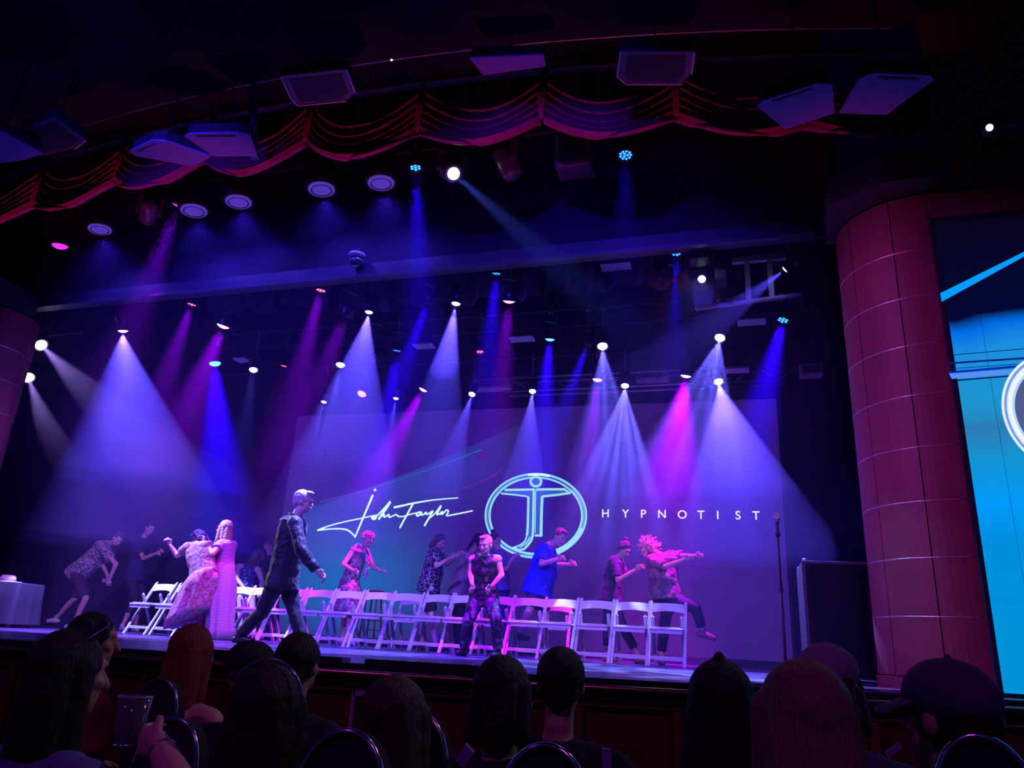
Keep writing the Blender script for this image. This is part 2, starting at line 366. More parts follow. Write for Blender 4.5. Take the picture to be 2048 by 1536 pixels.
def lantern(px, py, Y, kind, rpx, ck, aim, power, angle, bar_z, label, blend=0.7, gobo=None, estr=6.0, lit=True):
    """kind: 'led' (cluster of cells), 'wash' (one bright disc), 'profile' (long barrel, small lens), 'par' (unlit, glow added to the lens)"""
    p = at(px, py, Y)
    r = rpx*(p-EYE).dot(_fw)/F_PX
    t = V(aim); d = (t-p).normalized()
    root = empty('stage_lantern', p, 0, label, 'stage light', 'lanterns over the stage')
    q = d.to_track_quat('Z', 'Y').to_matrix().to_4x4()      # local +z along the beam
    up = V((0, 0, 1))
    def B(m, name, mt, smooth=True): return m.build(name, mt, root, smooth)
    R1 = r*1.18
    if kind in ('led', 'wash'):
        B(MB().lathe([(R1*0.55, -r*1.5), (R1*0.95, -r*1.2), (R1, -r*0.1), (R1, 0.02), (R1*0.93, 0.02), (R1*0.9, -0.01)], 20, q), 'housing', M_can)
    elif kind == 'profile':
        B(MB().lathe([(R1*0.9, -r*4.5), (R1*1.25, -r*4.0), (R1*1.2, -r*2.2), (R1*0.85, -r*2.0), (R1*0.95, -r*0.2), (R1*1.1, 0.0), (R1*1.1, 0.02), (R1*0.98, 0.02), (R1*0.95, -0.008)], 18, q), 'housing', M_can)
    else:
        B(MB().lathe([(R1*0.5, -r*2.9), (R1*0.95, -r*2.3), (R1, -r*0.4), (R1*1.02, 0.03), (R1*0.95, 0.03), (R1*0.92, 0.0)], 20, q), 'housing', M_can)
    if kind == 'led':
        fp = B(MB().lathe([(R1*0.9, -0.012), (R1*0.9, -0.006)], 20, q), 'face_plate', M_dish)
        cm = emat('cell_'+ck, CELL[ck], estr); n1 = 6 if rpx < 14 else 8
        spots_ = [(0, 0)]+[(0.62*r*math.cos(2*math.pi*k/n1+0.3), 0.62*r*math.sin(2*math.pi*k/n1+0.3)) for k in range(n1)]
        if rpx >= 14: spots_ = [(0.3*r*math.cos(2*math.pi*k/3), 0.3*r*math.sin(2*math.pi*k/3)) for k in range(3)]+[(0.75*r*math.cos(2*math.pi*k/9), 0.75*r*math.sin(2*math.pi*k/9)) for k in range(9)]
        cr = r*0.235 if rpx < 14 else r*0.19
        proto = None
        for x, y in spots_:
            if proto is None:
                me = MB().lathe([(cr, 0), (cr*0.8, cr*0.4), (cr*0.2, cr*0.6)], 8, q.copy()); o = me.build('led_cell', cm, fp, True); proto = o
            else:
                o = link('led_cell', proto.data, fp)
            o.location = q @ V((x, y, 0.0))
    else:
        lm = emat('lens_'+ck+('' if lit else '_off'), LENS[ck], 1.5 if ck == 'M' else estr) if lit else mat('lens_violet_glow', (0.10, 0.08, 0.5), 0.12, coat=0.4, emit=(0.13, 0.06, 0.65), estr=0.42)  # unlit cans: violet lens glow added as emission
        B(MB().lathe([(r*0.97, -0.004), (r*0.97, 0.004), (r*0.85, r*0.26), (r*0.5, r*0.45), (r*0.12, r*0.52)] if lit else [(r*0.97, 0.012), (r*0.97, 0.03), (r*0.75, 0.034), (r*0.7, 0.024), (r*0.35, 0.03), (r*0.1, 0.034)], 20, q), 'lens', lm)
        if not lit:
            B(MB().lathe([(r*0.74, 0.03), (r*0.77, 0.04), (r*0.69, 0.036)], 20, q, caps=False), 'lens_ring', M_can)
    # yoke and clamp up to the bar
    s = d.cross(up); s = s.normalized() if s.length > 1e-3 else V((1, 0, 0))
    c = -d*(r*0.9); a = R1*1.16; top = V((c.x, c.y, c.z))+V((0, 0, r*1.9+0.05))
    m = MB()
    m.bar(c+s*a, top+s*a, 0.03, 0.008, s); m.bar(c-s*a, top-s*a, 0.03, 0.008, s); m.bar(top+s*(a+0.004), top-s*(a+0.004), 0.03, 0.008)
    B(m, 'yoke', M_can, False)
    z_up = max(bar_z-p.z, top.z+0.04)
    m = MB().tube(top, V((0, 0, z_up-0.02)), 0.014, n=8); m.box((-0.025, -0.035, z_up-0.05), (0.025, 0.035, z_up+0.035)); B(m, 'clamp', M_steel, False)
    if lit and power > 0:
        l = spot('beam_light', p+d*(r*0.55+0.03), t, COLS[ck], power*GAIN[ck], angle, blend, r*(0.3 if kind == 'profile' else 0.75), gobo)
        l.parent = root; l.matrix_parent_inverse = root.matrix_basis.inverted()
    return root

def aim(px, py, Y): return at(px, py, Y)
# (px, py, depth, kind, radius px, colour, aim point, power, cone, bar height, label)
K = 1.0
L = [
 # hanging behind the red swags
 (120, 490, 7.2, 'wash', 15, 'M', aim(85, 720, 7.4), 500, 16, 6.95, 'lantern with magenta beam nearest the far red column, behind the swags'),
 (358, 408, 7.2, 'wash', 13, 'M', aim(270, 640, 7.6), 800, 17, 6.95, 'lantern with magenta beam between the unlit cans behind the swags'),
 (831, 335, 7.2, 'led', 13, 'B', aim(838, 520, 7.3), 700, 14, 6.95, 'blue LED cluster lantern beside the bright aimed spotlight behind the swags'),
 (1251, 310, 7.2, 'led', 14, 'B', aim(1251, 430, 7.05), 60, 16, 6.95, 'blue LED cluster lantern alone under the swags nearest the microphone side'),
 # header row
 (384, 608, 8.2, 'led', 10, 'P', aim(330, 760, 8.2), 700, 18, 5.95, 'small pink LED lantern over the farthest white chairs, on the header'),
 (642, 580, 8.2, 'led', 11, 'P', aim(590, 790, 8.2), 700, 17, 5.95, 'pink LED lantern on the header below the dome camera'),
 (993, 546, 8.2, 'led', 10, 'B', aim(975, 740, 8.4), 900, 17, 5.95, 'blue LED lantern on the header above the bright pink lantern'),
 (1352, 507, 8.2, 'led', 11, 'B', aim(1345, 640, 8.2), 400, 18, 5.95, 'blue LED lantern on the header above the fresnel with open flaps'),
 (447, 650, 8.2, 'wash', 13, 'H', aim(345, 900, 8.3), 1900, 25, 5.95, 'glaring hot pink lantern low under the header, near the white cone of light'),
 (692, 630, 8.2, 'led', 15, 'P', aim(600, 860, 8.6), 480, 22, 5.95, 'large pink many-celled lantern beside the narrow white cone of light'),
 (738, 623, 8.2, 'profile', 7, 'W', aim(690, 900, 8.0), 5200, 34, 5.95, 'white profile lantern throwing a sharp cone behind the suited man'),
 (855, 604, 8.2, 'led', 10, 'B', aim(790, 790, 8.6), 1300, 17, 5.95, 'blue LED lantern with a strong blue beam beside the smoky white one'),
 (912, 606, 8.2, 'profile', 8, 'W', aim(880, 800, 8.1), 3200, 24, 5.95, 'white profile lantern with a smoky beam, between two blue LED lanterns'),
 (1018, 600, 8.2, 'wash', 13, 'P', aim(1000, 800, 8.6), 700, 18, 5.95, 'bright pink wash lantern under the header near the stage centre'),
 (1330, 552, 8.2, 'led', 15, 'R', aim(1310, 1110, 11.0), 650, 10, 5.95, 'large pink many-celled lantern beside the fresnel with open flaps'),
 (1572, 537, 8.2, 'profile', 8, 'W', aim(1440, 640, 8.4), 1500, 22, 5.95, 'white profile lantern aimed sideways at the end of the header by the column'),
 (246, 660, 8.2, 'profile', 9, 'W', aim(246, 1000, 8.8), 5800, 58, 5.95, 'brilliant white profile lantern throwing the widest cone at the far side'),
 # second bar
 (430, 726, 9.6, 'wash', 11, 'B', aim(440, 960, 9.6), 2600, 24, 5.75, 'dazzling blue wash lantern on the second bar at its far end'),
 (507, 739, 9.6, 'wash', 8, 'G', aim(490, 860, 9.2), 500, 14, 5.75, 'small cool white lantern next to the dazzling blue one'),
 (1566, 640, 9.6, 'led', 12, 'B', aim(1520, 820, 9.4), 1300, 20, 5.75, 'blue LED lantern at the end of the second bar by the column'),
 (1440, 675, 9.6, 'profile', 9, 'G', aim(1385, 900, 8.6), 3600, 30, 5.75, 'cool white patterned lantern with fanned rays near the microphone stand'),
 (1205, 692, 9.6, 'profile', 9, 'G', aim(1215, 900, 8.8), 3600, 26, 5.75, 'cool white patterned lantern with fanned rays over the blue-shirted man'),
 (1175, 688, 9.6, 'led', 7, 'B', aim(1120, 840, 9.9), 1000, 17, 5.75, 'small blue LED lantern touching the patterned white one'),
 (1100, 677, 9.6, 'wash', 10, 'B', aim(1085, 850, 9.8), 1800, 19, 5.75, 'dazzling blue wash lantern above the ring logo'),
 (794, 700, 9.6, 'led', 11, 'B', aim(770, 860, 9.8), 1000, 20, 5.75, 'pale blue many-celled lantern above the signature'),
 (681, 729, 9.6, 'profile', 8, 'G', aim(650, 900, 9.2), 1500, 18, 5.75, 'cool white lantern showing inside the narrow white cone of light'),
 (753, 718, 9.6, 'led', 8, 'R', aim(735, 1090, 10.95), 170, 14, 5.75, 'small red-pink LED lantern below the pale blue many-celled one'),
 (568, 731, 9.6, 'led', 7, 'R', aim(440, 1100, 9.35), 420, 12, 5.75, 'tiny red-pink LED lantern on the second bar above the suited man'),
 (960, 703, 9.6, 'led', 8, 'R', aim(972, 1100, 9.3), 330, 9, 5.75, 'small pink LED lantern above the signature end and ring logo'),
 # third bar, close to the video screen
 (724, 787, 11.0, 'wash', 9, 'R', aim(560, 1100, 9.5), 250, 26, 5.6, 'salmon pink lantern on the rear bar above the signature'),
 (648, 803, 11.0, 'profile', 5, 'G', aim(600, 960, 10.6), 900, 16, 5.6, 'tiny cool white lantern at the far end of the rear bar'),
 (792, 796, 11.0, 'profile', 5, 'G', aim(775, 900, 10.8), 1000, 16, 5.6, 'tiny cool white lantern between the salmon and hot pink ones'),
 (847, 778, 11.0, 'wash', 9, 'H', aim(780, 900, 10.9), 3400, 22, 5.6, 'glaring hot pink lantern on the rear bar above the signature'),
 (944, 788, 11.0, 'profile', 6, 'W', aim(900, 930, 10.2), 1900, 17, 5.6, 'small white lantern on the rear bar with a slanting beam'),
 (1065, 782, 11.0, 'profile', 6, 'W', aim(1050, 950, 10.2), 2600, 20, 5.6, 'small white lantern on the rear bar straight above the ring logo'),
 (1195, 758, 11.0, 'wash', 10, 'P', aim(1180, 900, 11.0), 1000, 20, 5.6, 'pink lantern on the rear bar below the patterned white one'),
 (1250, 771, 11.0, 'profile', 7, 'G', aim(1235, 980, 10.2), 4600, 34, 5.6, 'white rear-bar lantern with long rays over the wide-spaced lettering'),
 (1372, 750, 11.0, 'wash', 11, 'H', aim(1335, 1000, 11.3), 4200, 36, 5.6, 'glaring pink lantern making the brightest magenta patch in the haze'),
 (1437, 763, 11.0, 'profile', 8, 'W', aim(1475, 960, 10.0), 5600, 34, 5.6, 'white rear-bar lantern throwing a broad beam toward the microphone stand'),
 # wing boom beside the far column
 (82, 690, 8.8, 'profile', 10, 'O', aim(220, 830, 8.4), 500, 14, 5.6, 'bright round lantern in the wing beside the far column, the upper one'),
 (56, 755, 8.8, 'profile', 10, 'O', aim(110, 900, 8.4), 400, 14, 5.6, 'bright round lantern in the wing beside the far column, the lower one'),
]
for row in L:
    g = gobo_star if row[5] == 'G' and row[7] > 1400 else None
    bl = 0.06 if row[3] == 'profile' else 1.0
    lantern(row[0], row[1], row[2], row[3], row[4]*(1.08 if row[3] == 'profile' else 1.0), row[5], row[6], row[7]*K, row[8]*(1.22 if row[3] != 'profile' else 1.0), row[9], row[10], blend=bl, gobo=g)
# ================================================================== bars, curtains, cabinets and fixtures overhead
def pipe_bar(name, Y, z, x0, x1, label, hang=True):
    root = empty(name, V(((x0+x1)/2, Y, z)), 0, label, 'lighting bar')
    h = (x1-x0)/2
    MB().tube((-h, 0, 0), (h, 0, 0), 0.025, n=10).build('pipe', M_black, root, True)
    for k in range(5):
        x = -h+0.3+(2*h-0.6)*k/4
        MB().tube((x, 0, 0), (x, 0, 8.595-z), 0.008, n=6).build('suspension_wire', M_black, root, True)
    return root
pipe_bar('lighting_bar', 7.2, 6.95, -9.6, 0.6, 'front lighting bar hidden behind the red swags')
pipe_bar('lighting_bar', 8.2, 5.95, -9.8, 0.95, 'lighting bar just behind the header beam')
pipe_bar('lighting_bar', 9.6, 5.75, -9.2, 0.95, 'second lighting bar above the middle of the stage')
pipe_bar('lighting_bar', 11.0, 5.6, -9.2, 0.9, 'rear lighting bar close to the video screen')
b = pipe_bar('lighting_bar', 8.8, 5.6, -12.4, -10.2, 'short wing bar holding two bright lanterns beside the far column')

# ---- unlit cans, moving heads and others on the front bar; blue spots added at the cans for haze glow
for px, py, rp, lab, tg, pw in (
  (200, 456, 22, 'unlit-looking black can with violet lens nearest the far column', (-8.4, 9.5, 1), 1.0),
  (388, 419, 26, 'black can with violet lens beside the far magenta beam', (-6.8, 9.5, 1), 1.0),
  (477, 401, 26, 'black can with violet lens second in the far group of swags', (-6.0, 9.5, 1), 1.0),
  (643, 376, 27, 'black can with violet lens under the swag peak above the dome camera', (-4.8, 9.5, 1), 1.0),
  (762, 363, 27, 'black can with violet lens next to the blue LED cluster behind the swags', (-4.0, 9.5, 1), 1.0)):
    p = at(px, py, 7.2)
    r = lantern(px, py, 7.2, 'par', rp, 'M', p+V((0.12, 0.05, -1.0)), 0, 20, 6.95, lab, lit=False)
    l = spot('haze_fill_light', p+V((0.03, 0.09, -0.12)), tg, (0.10, 0.05, 1.0), 80*pw, 120, 1.0, 0.08)  # fill added at an unlit can to tint the haze
    l.parent = r; l.matrix_parent_inverse = r.matrix_basis.inverted()

def moving_head(px, py, Y, s, target, label, lit=False, bar_z=6.95):
    p = at(px, py, Y); d = (V(target)-p).normalized()
    root = empty('moving_head', p, 0, label, 'stage light', 'moving heads')
    q = d.to_track_quat('Z', 'Y').to_matrix().to_4x4()
    Mg = mat('moving_head_shell', (0.10, 0.09, 0.13), 0.3)
    MB().lathe([(0.05*s, -0.2*s), (0.11*s, -0.16*s), (0.125*s, 0.0), (0.115*s, 0.12*s), (0.1*s, 0.16*s), (0.085*s, 0.16*s)], 20, q).build('head', Mg, root, True)
    MB().lathe([(0.085*s, 0.145*s), (0.085*s, 0.155*s), (0.05*s, 0.168*s), (0.01*s, 0.172*s)], 20, q).build('lens', emat('lens_moving', (0.85, 1, 0.95), 6) if lit else M_dish, root, True)
    if lit: MB().lathe([(0.1*s, 0.155*s), (0.1*s, 0.165*s), (0.086*s, 0.166*s)], 20, q, caps=False).build('lens_rim', mat('rim_glass', (0.5, 0.6, 0.8), 0.15), root, True)
    sd = d.cross(V((0, 0, 1))).normalized()
    m = MB()
    for k in (-1, 1):
        m.bar(sd*(k*0.145*s)+V((0, 0, -0.03*s)), sd*(k*0.145*s)+V((0, 0, 0.2*s)), 0.07*s, 0.03*s, sd)
    m.bar(sd*(0.16*s)+V((0, 0, 0.21*s)), sd*(-0.16*s)+V((0, 0, 0.21*s)), 0.08*s, 0.04*s)
    m.build('yoke_arm', Mg, root)
    MB().box((-0.15*s, -0.1*s, 0.23*s), (0.15*s, 0.1*s, 0.31*s)).build('base_box', M_can, root)
    MB().box((-0.02, -0.03, 0.31*s), (0.02, 0.03, bar_z-p.z+0.03)).build('clamp', M_steel, root)
    return root, p, d
moving_head(297, 424, 7.2, 1.0, at(290, 520, 7.8), 'dark moving head lantern pointing down between two unlit cans')
moving_head(1016, 328, 7.2, 1.1, at(1060, 420, 7.4), 'dark moving head lantern tilted beside the lit aimed spotlight')
r, p, d = moving_head(900, 341, 7.2, 1.05, at(1000, 430, 6.2), 'lit moving head spotlight with round white lens behind the swags', lit=True)
t = p+(at(1080, 500, 7.0)-p)
l = spot('beam_light', p+d*0.25, t, (0.12, 0.3, 0.75), 900, 12, 0.8, 0.03); l.parent = r; l.matrix_parent_inverse = r.matrix_basis.inverted()

# fresnel with barn doors
def fresnel(px, py, Y, label):
    p = at(px, py, Y); d = (at(px-25, py+90, Y-1.4)-p).normalized()
    root = empty('fresnel_lantern', p, 0, label, 'stage light')
    q = d.to_track_quat('Z', 'Y').to_matrix().to_4x4(); r = 0.15
    MB().lathe([(r*0.7, -0.26), (r*1.1, -0.22), (r*1.15, -0.02), (r*1.2, 0.02), (r*1.02, 0.03)], 22, q).build('housing', M_can, root, True)
    MB().lathe([(r, 0.0), (r, 0.006), (r*0.5, 0.02)], 22, q).build('lens', mat('fresnel_glass', (0.3, 0.5, 0.45), 0.1, emit=(0.5, 1.0, 0.75), estr=0.35), root, True)
    MB().lathe([(r*0.45, 0.018), (r*0.4, 0.028), (r*0.1, 0.034)], 16, q).build('lamp_glow', emat('fresnel_core', (0.8, 1, 0.9), 4), root, True)
    for k, mt in ((0, M_can), (1, mat('red_flap', (0.25, 0.03, 0.03), 0.5)), (2, M_can), (3, M_can)):
        rot = Matrix.Rotation(k*math.pi/2, 4, 'Z')
        pts = [q @ rot @ V(v) for v in ((-0.13, 0.135, 0.02), (0.13, 0.135, 0.02), (0.1, 0.28, 0.15), (-0.1, 0.28, 0.15))]
        MB().prism(pts, q @ rot @ V((0, 0.003, -0.004))).build('barn_door', mt, root)
    MB().tube(V((0, 0, 0.12)), V((0, 0, 5.96-p.z)), 0.016, n=8).build('clamp', M_steel, root, True)
    return root, p, d
r, p, d = fresnel(1404, 557, 8.2, 'fresnel lantern with open flaps, one red, glowing pale green on the header')
l = spot('beam_light', p+d*0.15, p+d*3, (0.4, 0.5, 1.0), 25, 45, 0.9, 0.05); l.parent = r; l.matrix_parent_inverse = r.matrix_basis.inverted()
r, p, d = fresnel(1460, 560, 8.25, 'dark unlit lantern beside the pale green fresnel at the header end') if False else (None, None, None)

# spotlight on a wall arm above the cyan screen
p = at(1982, 254, 6.35)
root = empty('wall_spotlight', p, 0, 'bright white spotlight on an arm above the cyan screen', 'stage light')
d = (V((-0.5, 3.6, 3.2))-p).normalized(); q = d.to_track_quat('Z', 'Y').to_matrix().to_4x4()
MB().lathe([(0.05, -0.2), (0.075, -0.16), (0.08, 0.0), (0.088, 0.02), (0.078, 0.03)], 20, q).build('housing', M_can, root, True)
MB().lathe([(0.074, 0.015), (0.074, 0.02), (0.03, 0.03)], 20, q).build('lens', emat('lens_wall', (1, 0.95, 1), 6), root, True)
MB().tube(V((0.02, 0.05, 0.03)), V((0.32, 0.25, 0.16)), 0.014, n=8).build('arm', M_lightgrey, root, True)
MB().box((0.28, 0.2, 0.1), (0.36, 0.6, 0.22)).build('bracket', M_steel, root)
l = spot('beam_light', p+d*0.06, p+d*5, (1.0, 0.55, 0.8), 120, 40, 0.9, 0.04); l.parent = root; l.matrix_parent_inverse = root.matrix_basis.inverted()

# dome camera under the header
p = at(713, 520, 7.62); root = empty('dome_camera', p, 0, 'small dome security camera hanging in front of the header beam', 'camera')
Md = mat('camera_shell', (0.55, 0.52, 0.6), 0.3)
MB().lathe([(0.07, 0.09), (0.105, 0.08), (0.11, 0.05), (0.095, 0.03), (0.085, 0.02)], 22).build('mount_ring', Md, root, True)
MB().lathe([(0.08, 0.03), (0.082, -0.03), (0.075, -0.07), (0.05, -0.1), (0.015, -0.112)], 22).build('dome', mat('dome_smoked', (0.05, 0.04, 0.09), 0.06, coat=0.8), root, True)
MB().lathe([(0.083, -0.028), (0.088, -0.02), (0.083, -0.012)], 22).build('band', Md, root, True)
MB().box((-0.03, 0.0, 0.08), (0.03, 0.12, 0.15)).build('bracket', M_black, root)

# ---- red swag valance
M_velvet = mat('red_velvet', (0.34, 0.007, 0.085), 0.5, sheen=0.2, noise_amt=0.2, noise_scale=12)
def val_y(x): return 6.5+(x+5)**2/60.0
def on_val(px, py):
    Y = 6.6
    for _ in range(12):
        p = at(px, py, Y); Y = val_y(p.x)
    return at(px, py, Y)
PK = [(-130, 470), (75, 415), (238, 368), (415, 325), (618, 290), (840, 272), (1086, 247), (1354, 243), (1608, 258), (1880, 262)]
ND = [(5, 462), (160, 426), (312, 390), (515, 361), (735, 332), (935, 308), (1222, 293), (1482, 291), (1812, 290)]
root = empty('swag_valance', V((CX, 6.6, 6.3)), 0, 'scalloped red velvet swag valance hung across the top of the stage', 'curtain')
pk = [on_val(*q) for q in PK]; nd = [on_val(*q) for q in ND]
rs = random.Random(3)
for k in range(len(ND)):
    a, bq, n_ = pk[k], pk[k+1], nd[k]
    nu, nv = 36, 72; vs_l = []; fs = []
    zt = 7.35; sag = (a.z+bq.z)/2-n_.z; sag = max(0.22, sag); ph = rs.random()*6; nf = 5.0
    wob = [rs.uniform(-0.35, 0.35) for _ in range(4)]
    for i in range(nu+1):
        u = i/nu
        for j in range(nv+1):
            v = j/nv
            zb = a.z+(bq.z-a.z)*u; s4 = 4*u*(1-u)
            par = s4**0.8*(0.85+0.15*s4)                 # hanging curve of a fold
            z_end = zb+0.62*(1-v)                       # folds start stacked above each other at the gathers
            z_mid = zb-sag+0.50*(1-v)-0.10*math.sin(math.pi*v)
            z = z_end+(z_mid-z_end)*par
            x = a.x+(bq.x-a.x)*u; y = val_y(x)
            wv = v+0.05*math.sin(u*5+ph)+0.04*wob[0]*math.sin(9*u)
            saw = (wv*nf) % 1.0; fold = (1-saw)**1.5 if saw > 0.12 else saw/0.12*0.83
            y -= 0.04+0.15*s4**0.5*(0.3+0.7*v)+0.12*(fold-0.4)*(0.35+0.65*s4**0.6)*(1-0.25*v)
            x += 0.012*math.exp(-(min(u, 1-u)/0.05)**2)*math.sin(v*30+ph)
            if j == nv: y += 0.05
            vs_l.append(V((x, y, z)))
    for i in range(nu):
        for j in range(nv):
            q0 = i*(nv+1)+j; fs.append((q0, q0+1, q0+nv+2, q0+nv+1))
    o = MB().add(vs_l, fs).build('swag', M_velvet, root, True, world=True)
    mod(o, 'SOLIDIFY', thickness=0.008)
for k in range(1, len(PK)-1):                   # gathered knot at each peak
    p = pk[k]
    m = MB()
    for q in range(3):
        m.path([p+V((0.03*(q-1), -0.06, 0.62)), p+V((0.022*(q-1), -0.1, 0.3)), p+V((0.012*(q-1), -0.09, 0.04)), p+V((0.0, -0.07, 0.0))], [0.012, 0.022, 0.02, 0.006], 8)
    m.build('gather', M_velvet, root, True, world=True)
for k in range(len(PK)):
    MB().box((pk[k].x-0.02, pk[k].y-0.05, pk[k].z+0.5), (pk[k].x+0.02, pk[k].y-0.03, 7.4)).build('strap', M_black, root, world=True)
# board carrying the valance
m = MB()
for k in range(len(pk)-1):
    m.bar(pk[k]*1.0+V((0, 0.0, 7.37-pk[k].z)), pk[k+1]+V((0, 0.0, 7.37-pk[k+1].z)), 0.1, 0.05)
m.build('batten', M_black, root, world=True)
for k in range(0, len(pk), 3):
    MB().tube(pk[k]+V((0, 0.0, 7.38-pk[k].z)), pk[k]+V((0, 0.0, 8.6-pk[k].z)), 0.01, n=6).build('suspension_wire', M_black, root, True, world=True)
# unseen red spots added along the stage lip to light the swags from below
for x, tx, k in ((-7.6, -9.4, 1.2), (-6.4, -7.6, 1.1), (-5.0, -5.8, 1.0), (-3.6, -4.0, 1.0), (-2.2, -2.2, 1.0), (-0.8, -0.4, 0.9), (0.2, 1.2, 0.6)):
    spot('swag_fill_light', (x, edge_y(x)+0.1, STAGE+0.06), (tx, val_y(tx)-0.1, 6.45), (1.0, 0.035, 0.3), 260*k, 25, 1.0, 0.03)

# ---- loudspeaker cabinets hung under the ceiling, undersides toward the hall
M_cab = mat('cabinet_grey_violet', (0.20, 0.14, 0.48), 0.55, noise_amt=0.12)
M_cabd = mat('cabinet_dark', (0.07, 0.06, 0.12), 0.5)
CAB = [
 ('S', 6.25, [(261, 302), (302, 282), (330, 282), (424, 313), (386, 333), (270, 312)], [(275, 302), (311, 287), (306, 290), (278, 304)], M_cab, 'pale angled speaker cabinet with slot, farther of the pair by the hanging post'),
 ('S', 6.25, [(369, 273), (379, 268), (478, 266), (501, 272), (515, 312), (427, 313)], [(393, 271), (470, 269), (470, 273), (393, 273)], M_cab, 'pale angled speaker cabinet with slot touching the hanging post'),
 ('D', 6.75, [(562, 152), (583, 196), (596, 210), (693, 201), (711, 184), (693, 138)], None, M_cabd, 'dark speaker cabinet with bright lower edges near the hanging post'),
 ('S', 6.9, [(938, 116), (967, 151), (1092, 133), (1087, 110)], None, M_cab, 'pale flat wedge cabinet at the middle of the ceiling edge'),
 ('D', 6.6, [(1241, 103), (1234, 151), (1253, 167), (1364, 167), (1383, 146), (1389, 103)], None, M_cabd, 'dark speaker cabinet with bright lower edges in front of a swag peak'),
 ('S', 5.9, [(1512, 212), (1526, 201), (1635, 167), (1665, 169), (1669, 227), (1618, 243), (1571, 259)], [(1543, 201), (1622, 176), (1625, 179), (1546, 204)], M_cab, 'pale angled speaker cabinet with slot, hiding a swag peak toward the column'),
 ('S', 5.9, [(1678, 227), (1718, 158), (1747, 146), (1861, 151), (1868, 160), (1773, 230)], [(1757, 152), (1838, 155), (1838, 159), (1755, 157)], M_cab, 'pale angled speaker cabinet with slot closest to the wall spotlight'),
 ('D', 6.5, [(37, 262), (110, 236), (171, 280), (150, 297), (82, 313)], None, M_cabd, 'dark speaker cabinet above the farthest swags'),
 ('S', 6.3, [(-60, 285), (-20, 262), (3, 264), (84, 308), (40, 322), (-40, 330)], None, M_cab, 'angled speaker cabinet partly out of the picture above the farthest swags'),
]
for kd, z, poly, slot, mt, lab in CAB:
    pts = [atz(px, py, z) for px, py in poly]; c = sum(pts, V())/len(pts)
    root = empty('speaker_cabinet', c, 0, lab, 'loudspeaker', 'speakers under the hall ceiling')
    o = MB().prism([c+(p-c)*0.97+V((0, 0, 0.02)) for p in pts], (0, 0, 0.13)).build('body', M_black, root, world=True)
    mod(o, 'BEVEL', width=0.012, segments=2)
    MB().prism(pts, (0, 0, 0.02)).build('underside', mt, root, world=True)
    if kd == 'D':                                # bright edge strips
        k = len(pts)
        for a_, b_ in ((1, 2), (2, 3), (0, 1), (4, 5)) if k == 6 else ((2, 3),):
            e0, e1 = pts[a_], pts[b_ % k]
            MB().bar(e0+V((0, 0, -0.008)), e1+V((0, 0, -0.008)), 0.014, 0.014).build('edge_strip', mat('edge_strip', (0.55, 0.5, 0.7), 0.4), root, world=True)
        MB().prism([c+(p-c)*0.8+V((0, 0, -0.006)) for p in pts], (0, 0, 0.01)).build('grille', M_black, root, world=True)
    if slot:
        sp = [atz(px, py, z) for px, py in slot]
        MB().prism([p+V((0, 0, -0.004)) for p in sp], (0, 0, 0.01)).build('slot', M_black, root, world=True)
    for q in (0,):
        v = V((c.x, c.y, 0))
        MB().tube(V((v.x, v.y, z+0.13)), V((v.x, v.y, 7.496 if v.y < ceil_y(v.x) else 8.596)), 0.007, n=6).build('suspension_rod', M_black, root, True, world=True)
# hanging post
p0 = atz(509, 312, 6.27); p1 = atz(506, 163, 7.5)
root = empty('hanging_post', p0, 0, 'square violet-grey strut from the ceiling edge down to the paired cabinets', 'post')
MB().bar(p0, p1, 0.06, 0.06, (0, 1, 0)).build('shaft', M_cab, root, world=True)
MB().box((-0.05, -0.05, -0.015), (0.05, 0.05, 0.015)).build('foot_plate', M_cabd, root)
# dark box hanging behind the swags
p = at(1150, 312, 7.3)
root = empty('hanging_speaker', p, 0, 'dark boxy loudspeaker hanging behind the swags beside the lone blue lantern', 'loudspeaker')
o = MB().box((-0.22, -0.12, -0.2), (0.22, 0.2, 0.25)).build('body', M_cabd, root); mod(o, 'BEVEL', width=0.03, segments=2)
MB().box((-0.17, -0.13, -0.15), (0.17, -0.115, 0.2)).build('grille', M_black, root)
MB().tube((0, 0, 0.24), (0, 0, 8.62-p.z), 0.012, n=6).build('suspension_rod', M_black, root, True)

# ---- scalloped border curtains behind the header
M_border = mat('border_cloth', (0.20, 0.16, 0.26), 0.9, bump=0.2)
def border(x0, x1, Y, zb, zt, label, depth=0.07, freq=3.2, scal=0.05):
    n = int((x1-x0)*22); m = MB(); vs_l = []; fs = []
    for i in range(n+1):
        x = x0+(x1-x0)*i/n
        for j in range(5):
            v = j/4
            y = Y+depth*(0.4+0.6*v)*math.sin(x*freq*2*math.pi+0.7*math.sin(x*3))
            z = zt+(zb+scal*math.sin(x*freq*math.pi*0.8+1.3*math.sin(x*1.7))-zt)*v
            vs_l.append(V((x, y, z)))
    for i in range(n):
        for j in range(4): q0 = i*5+j; fs.append((q0, q0+1, q0+6, q0+5))
    o = m.add(vs_l, fs).build('border_curtain', M_border, None, True)
    tag(o, label, 'curtain', 'border curtains'); return o
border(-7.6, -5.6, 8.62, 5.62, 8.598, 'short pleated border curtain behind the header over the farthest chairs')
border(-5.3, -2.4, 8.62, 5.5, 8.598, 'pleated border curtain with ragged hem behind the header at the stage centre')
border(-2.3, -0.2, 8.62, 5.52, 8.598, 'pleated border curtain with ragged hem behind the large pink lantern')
o = MB().box((-13, 10.2, 5.75), (0.9, 10.23, 8.58)).build('black_border', M_blackcloth); tag(o, 'plain black border cloth above the second lighting bar', 'curtain', 'border curtains')
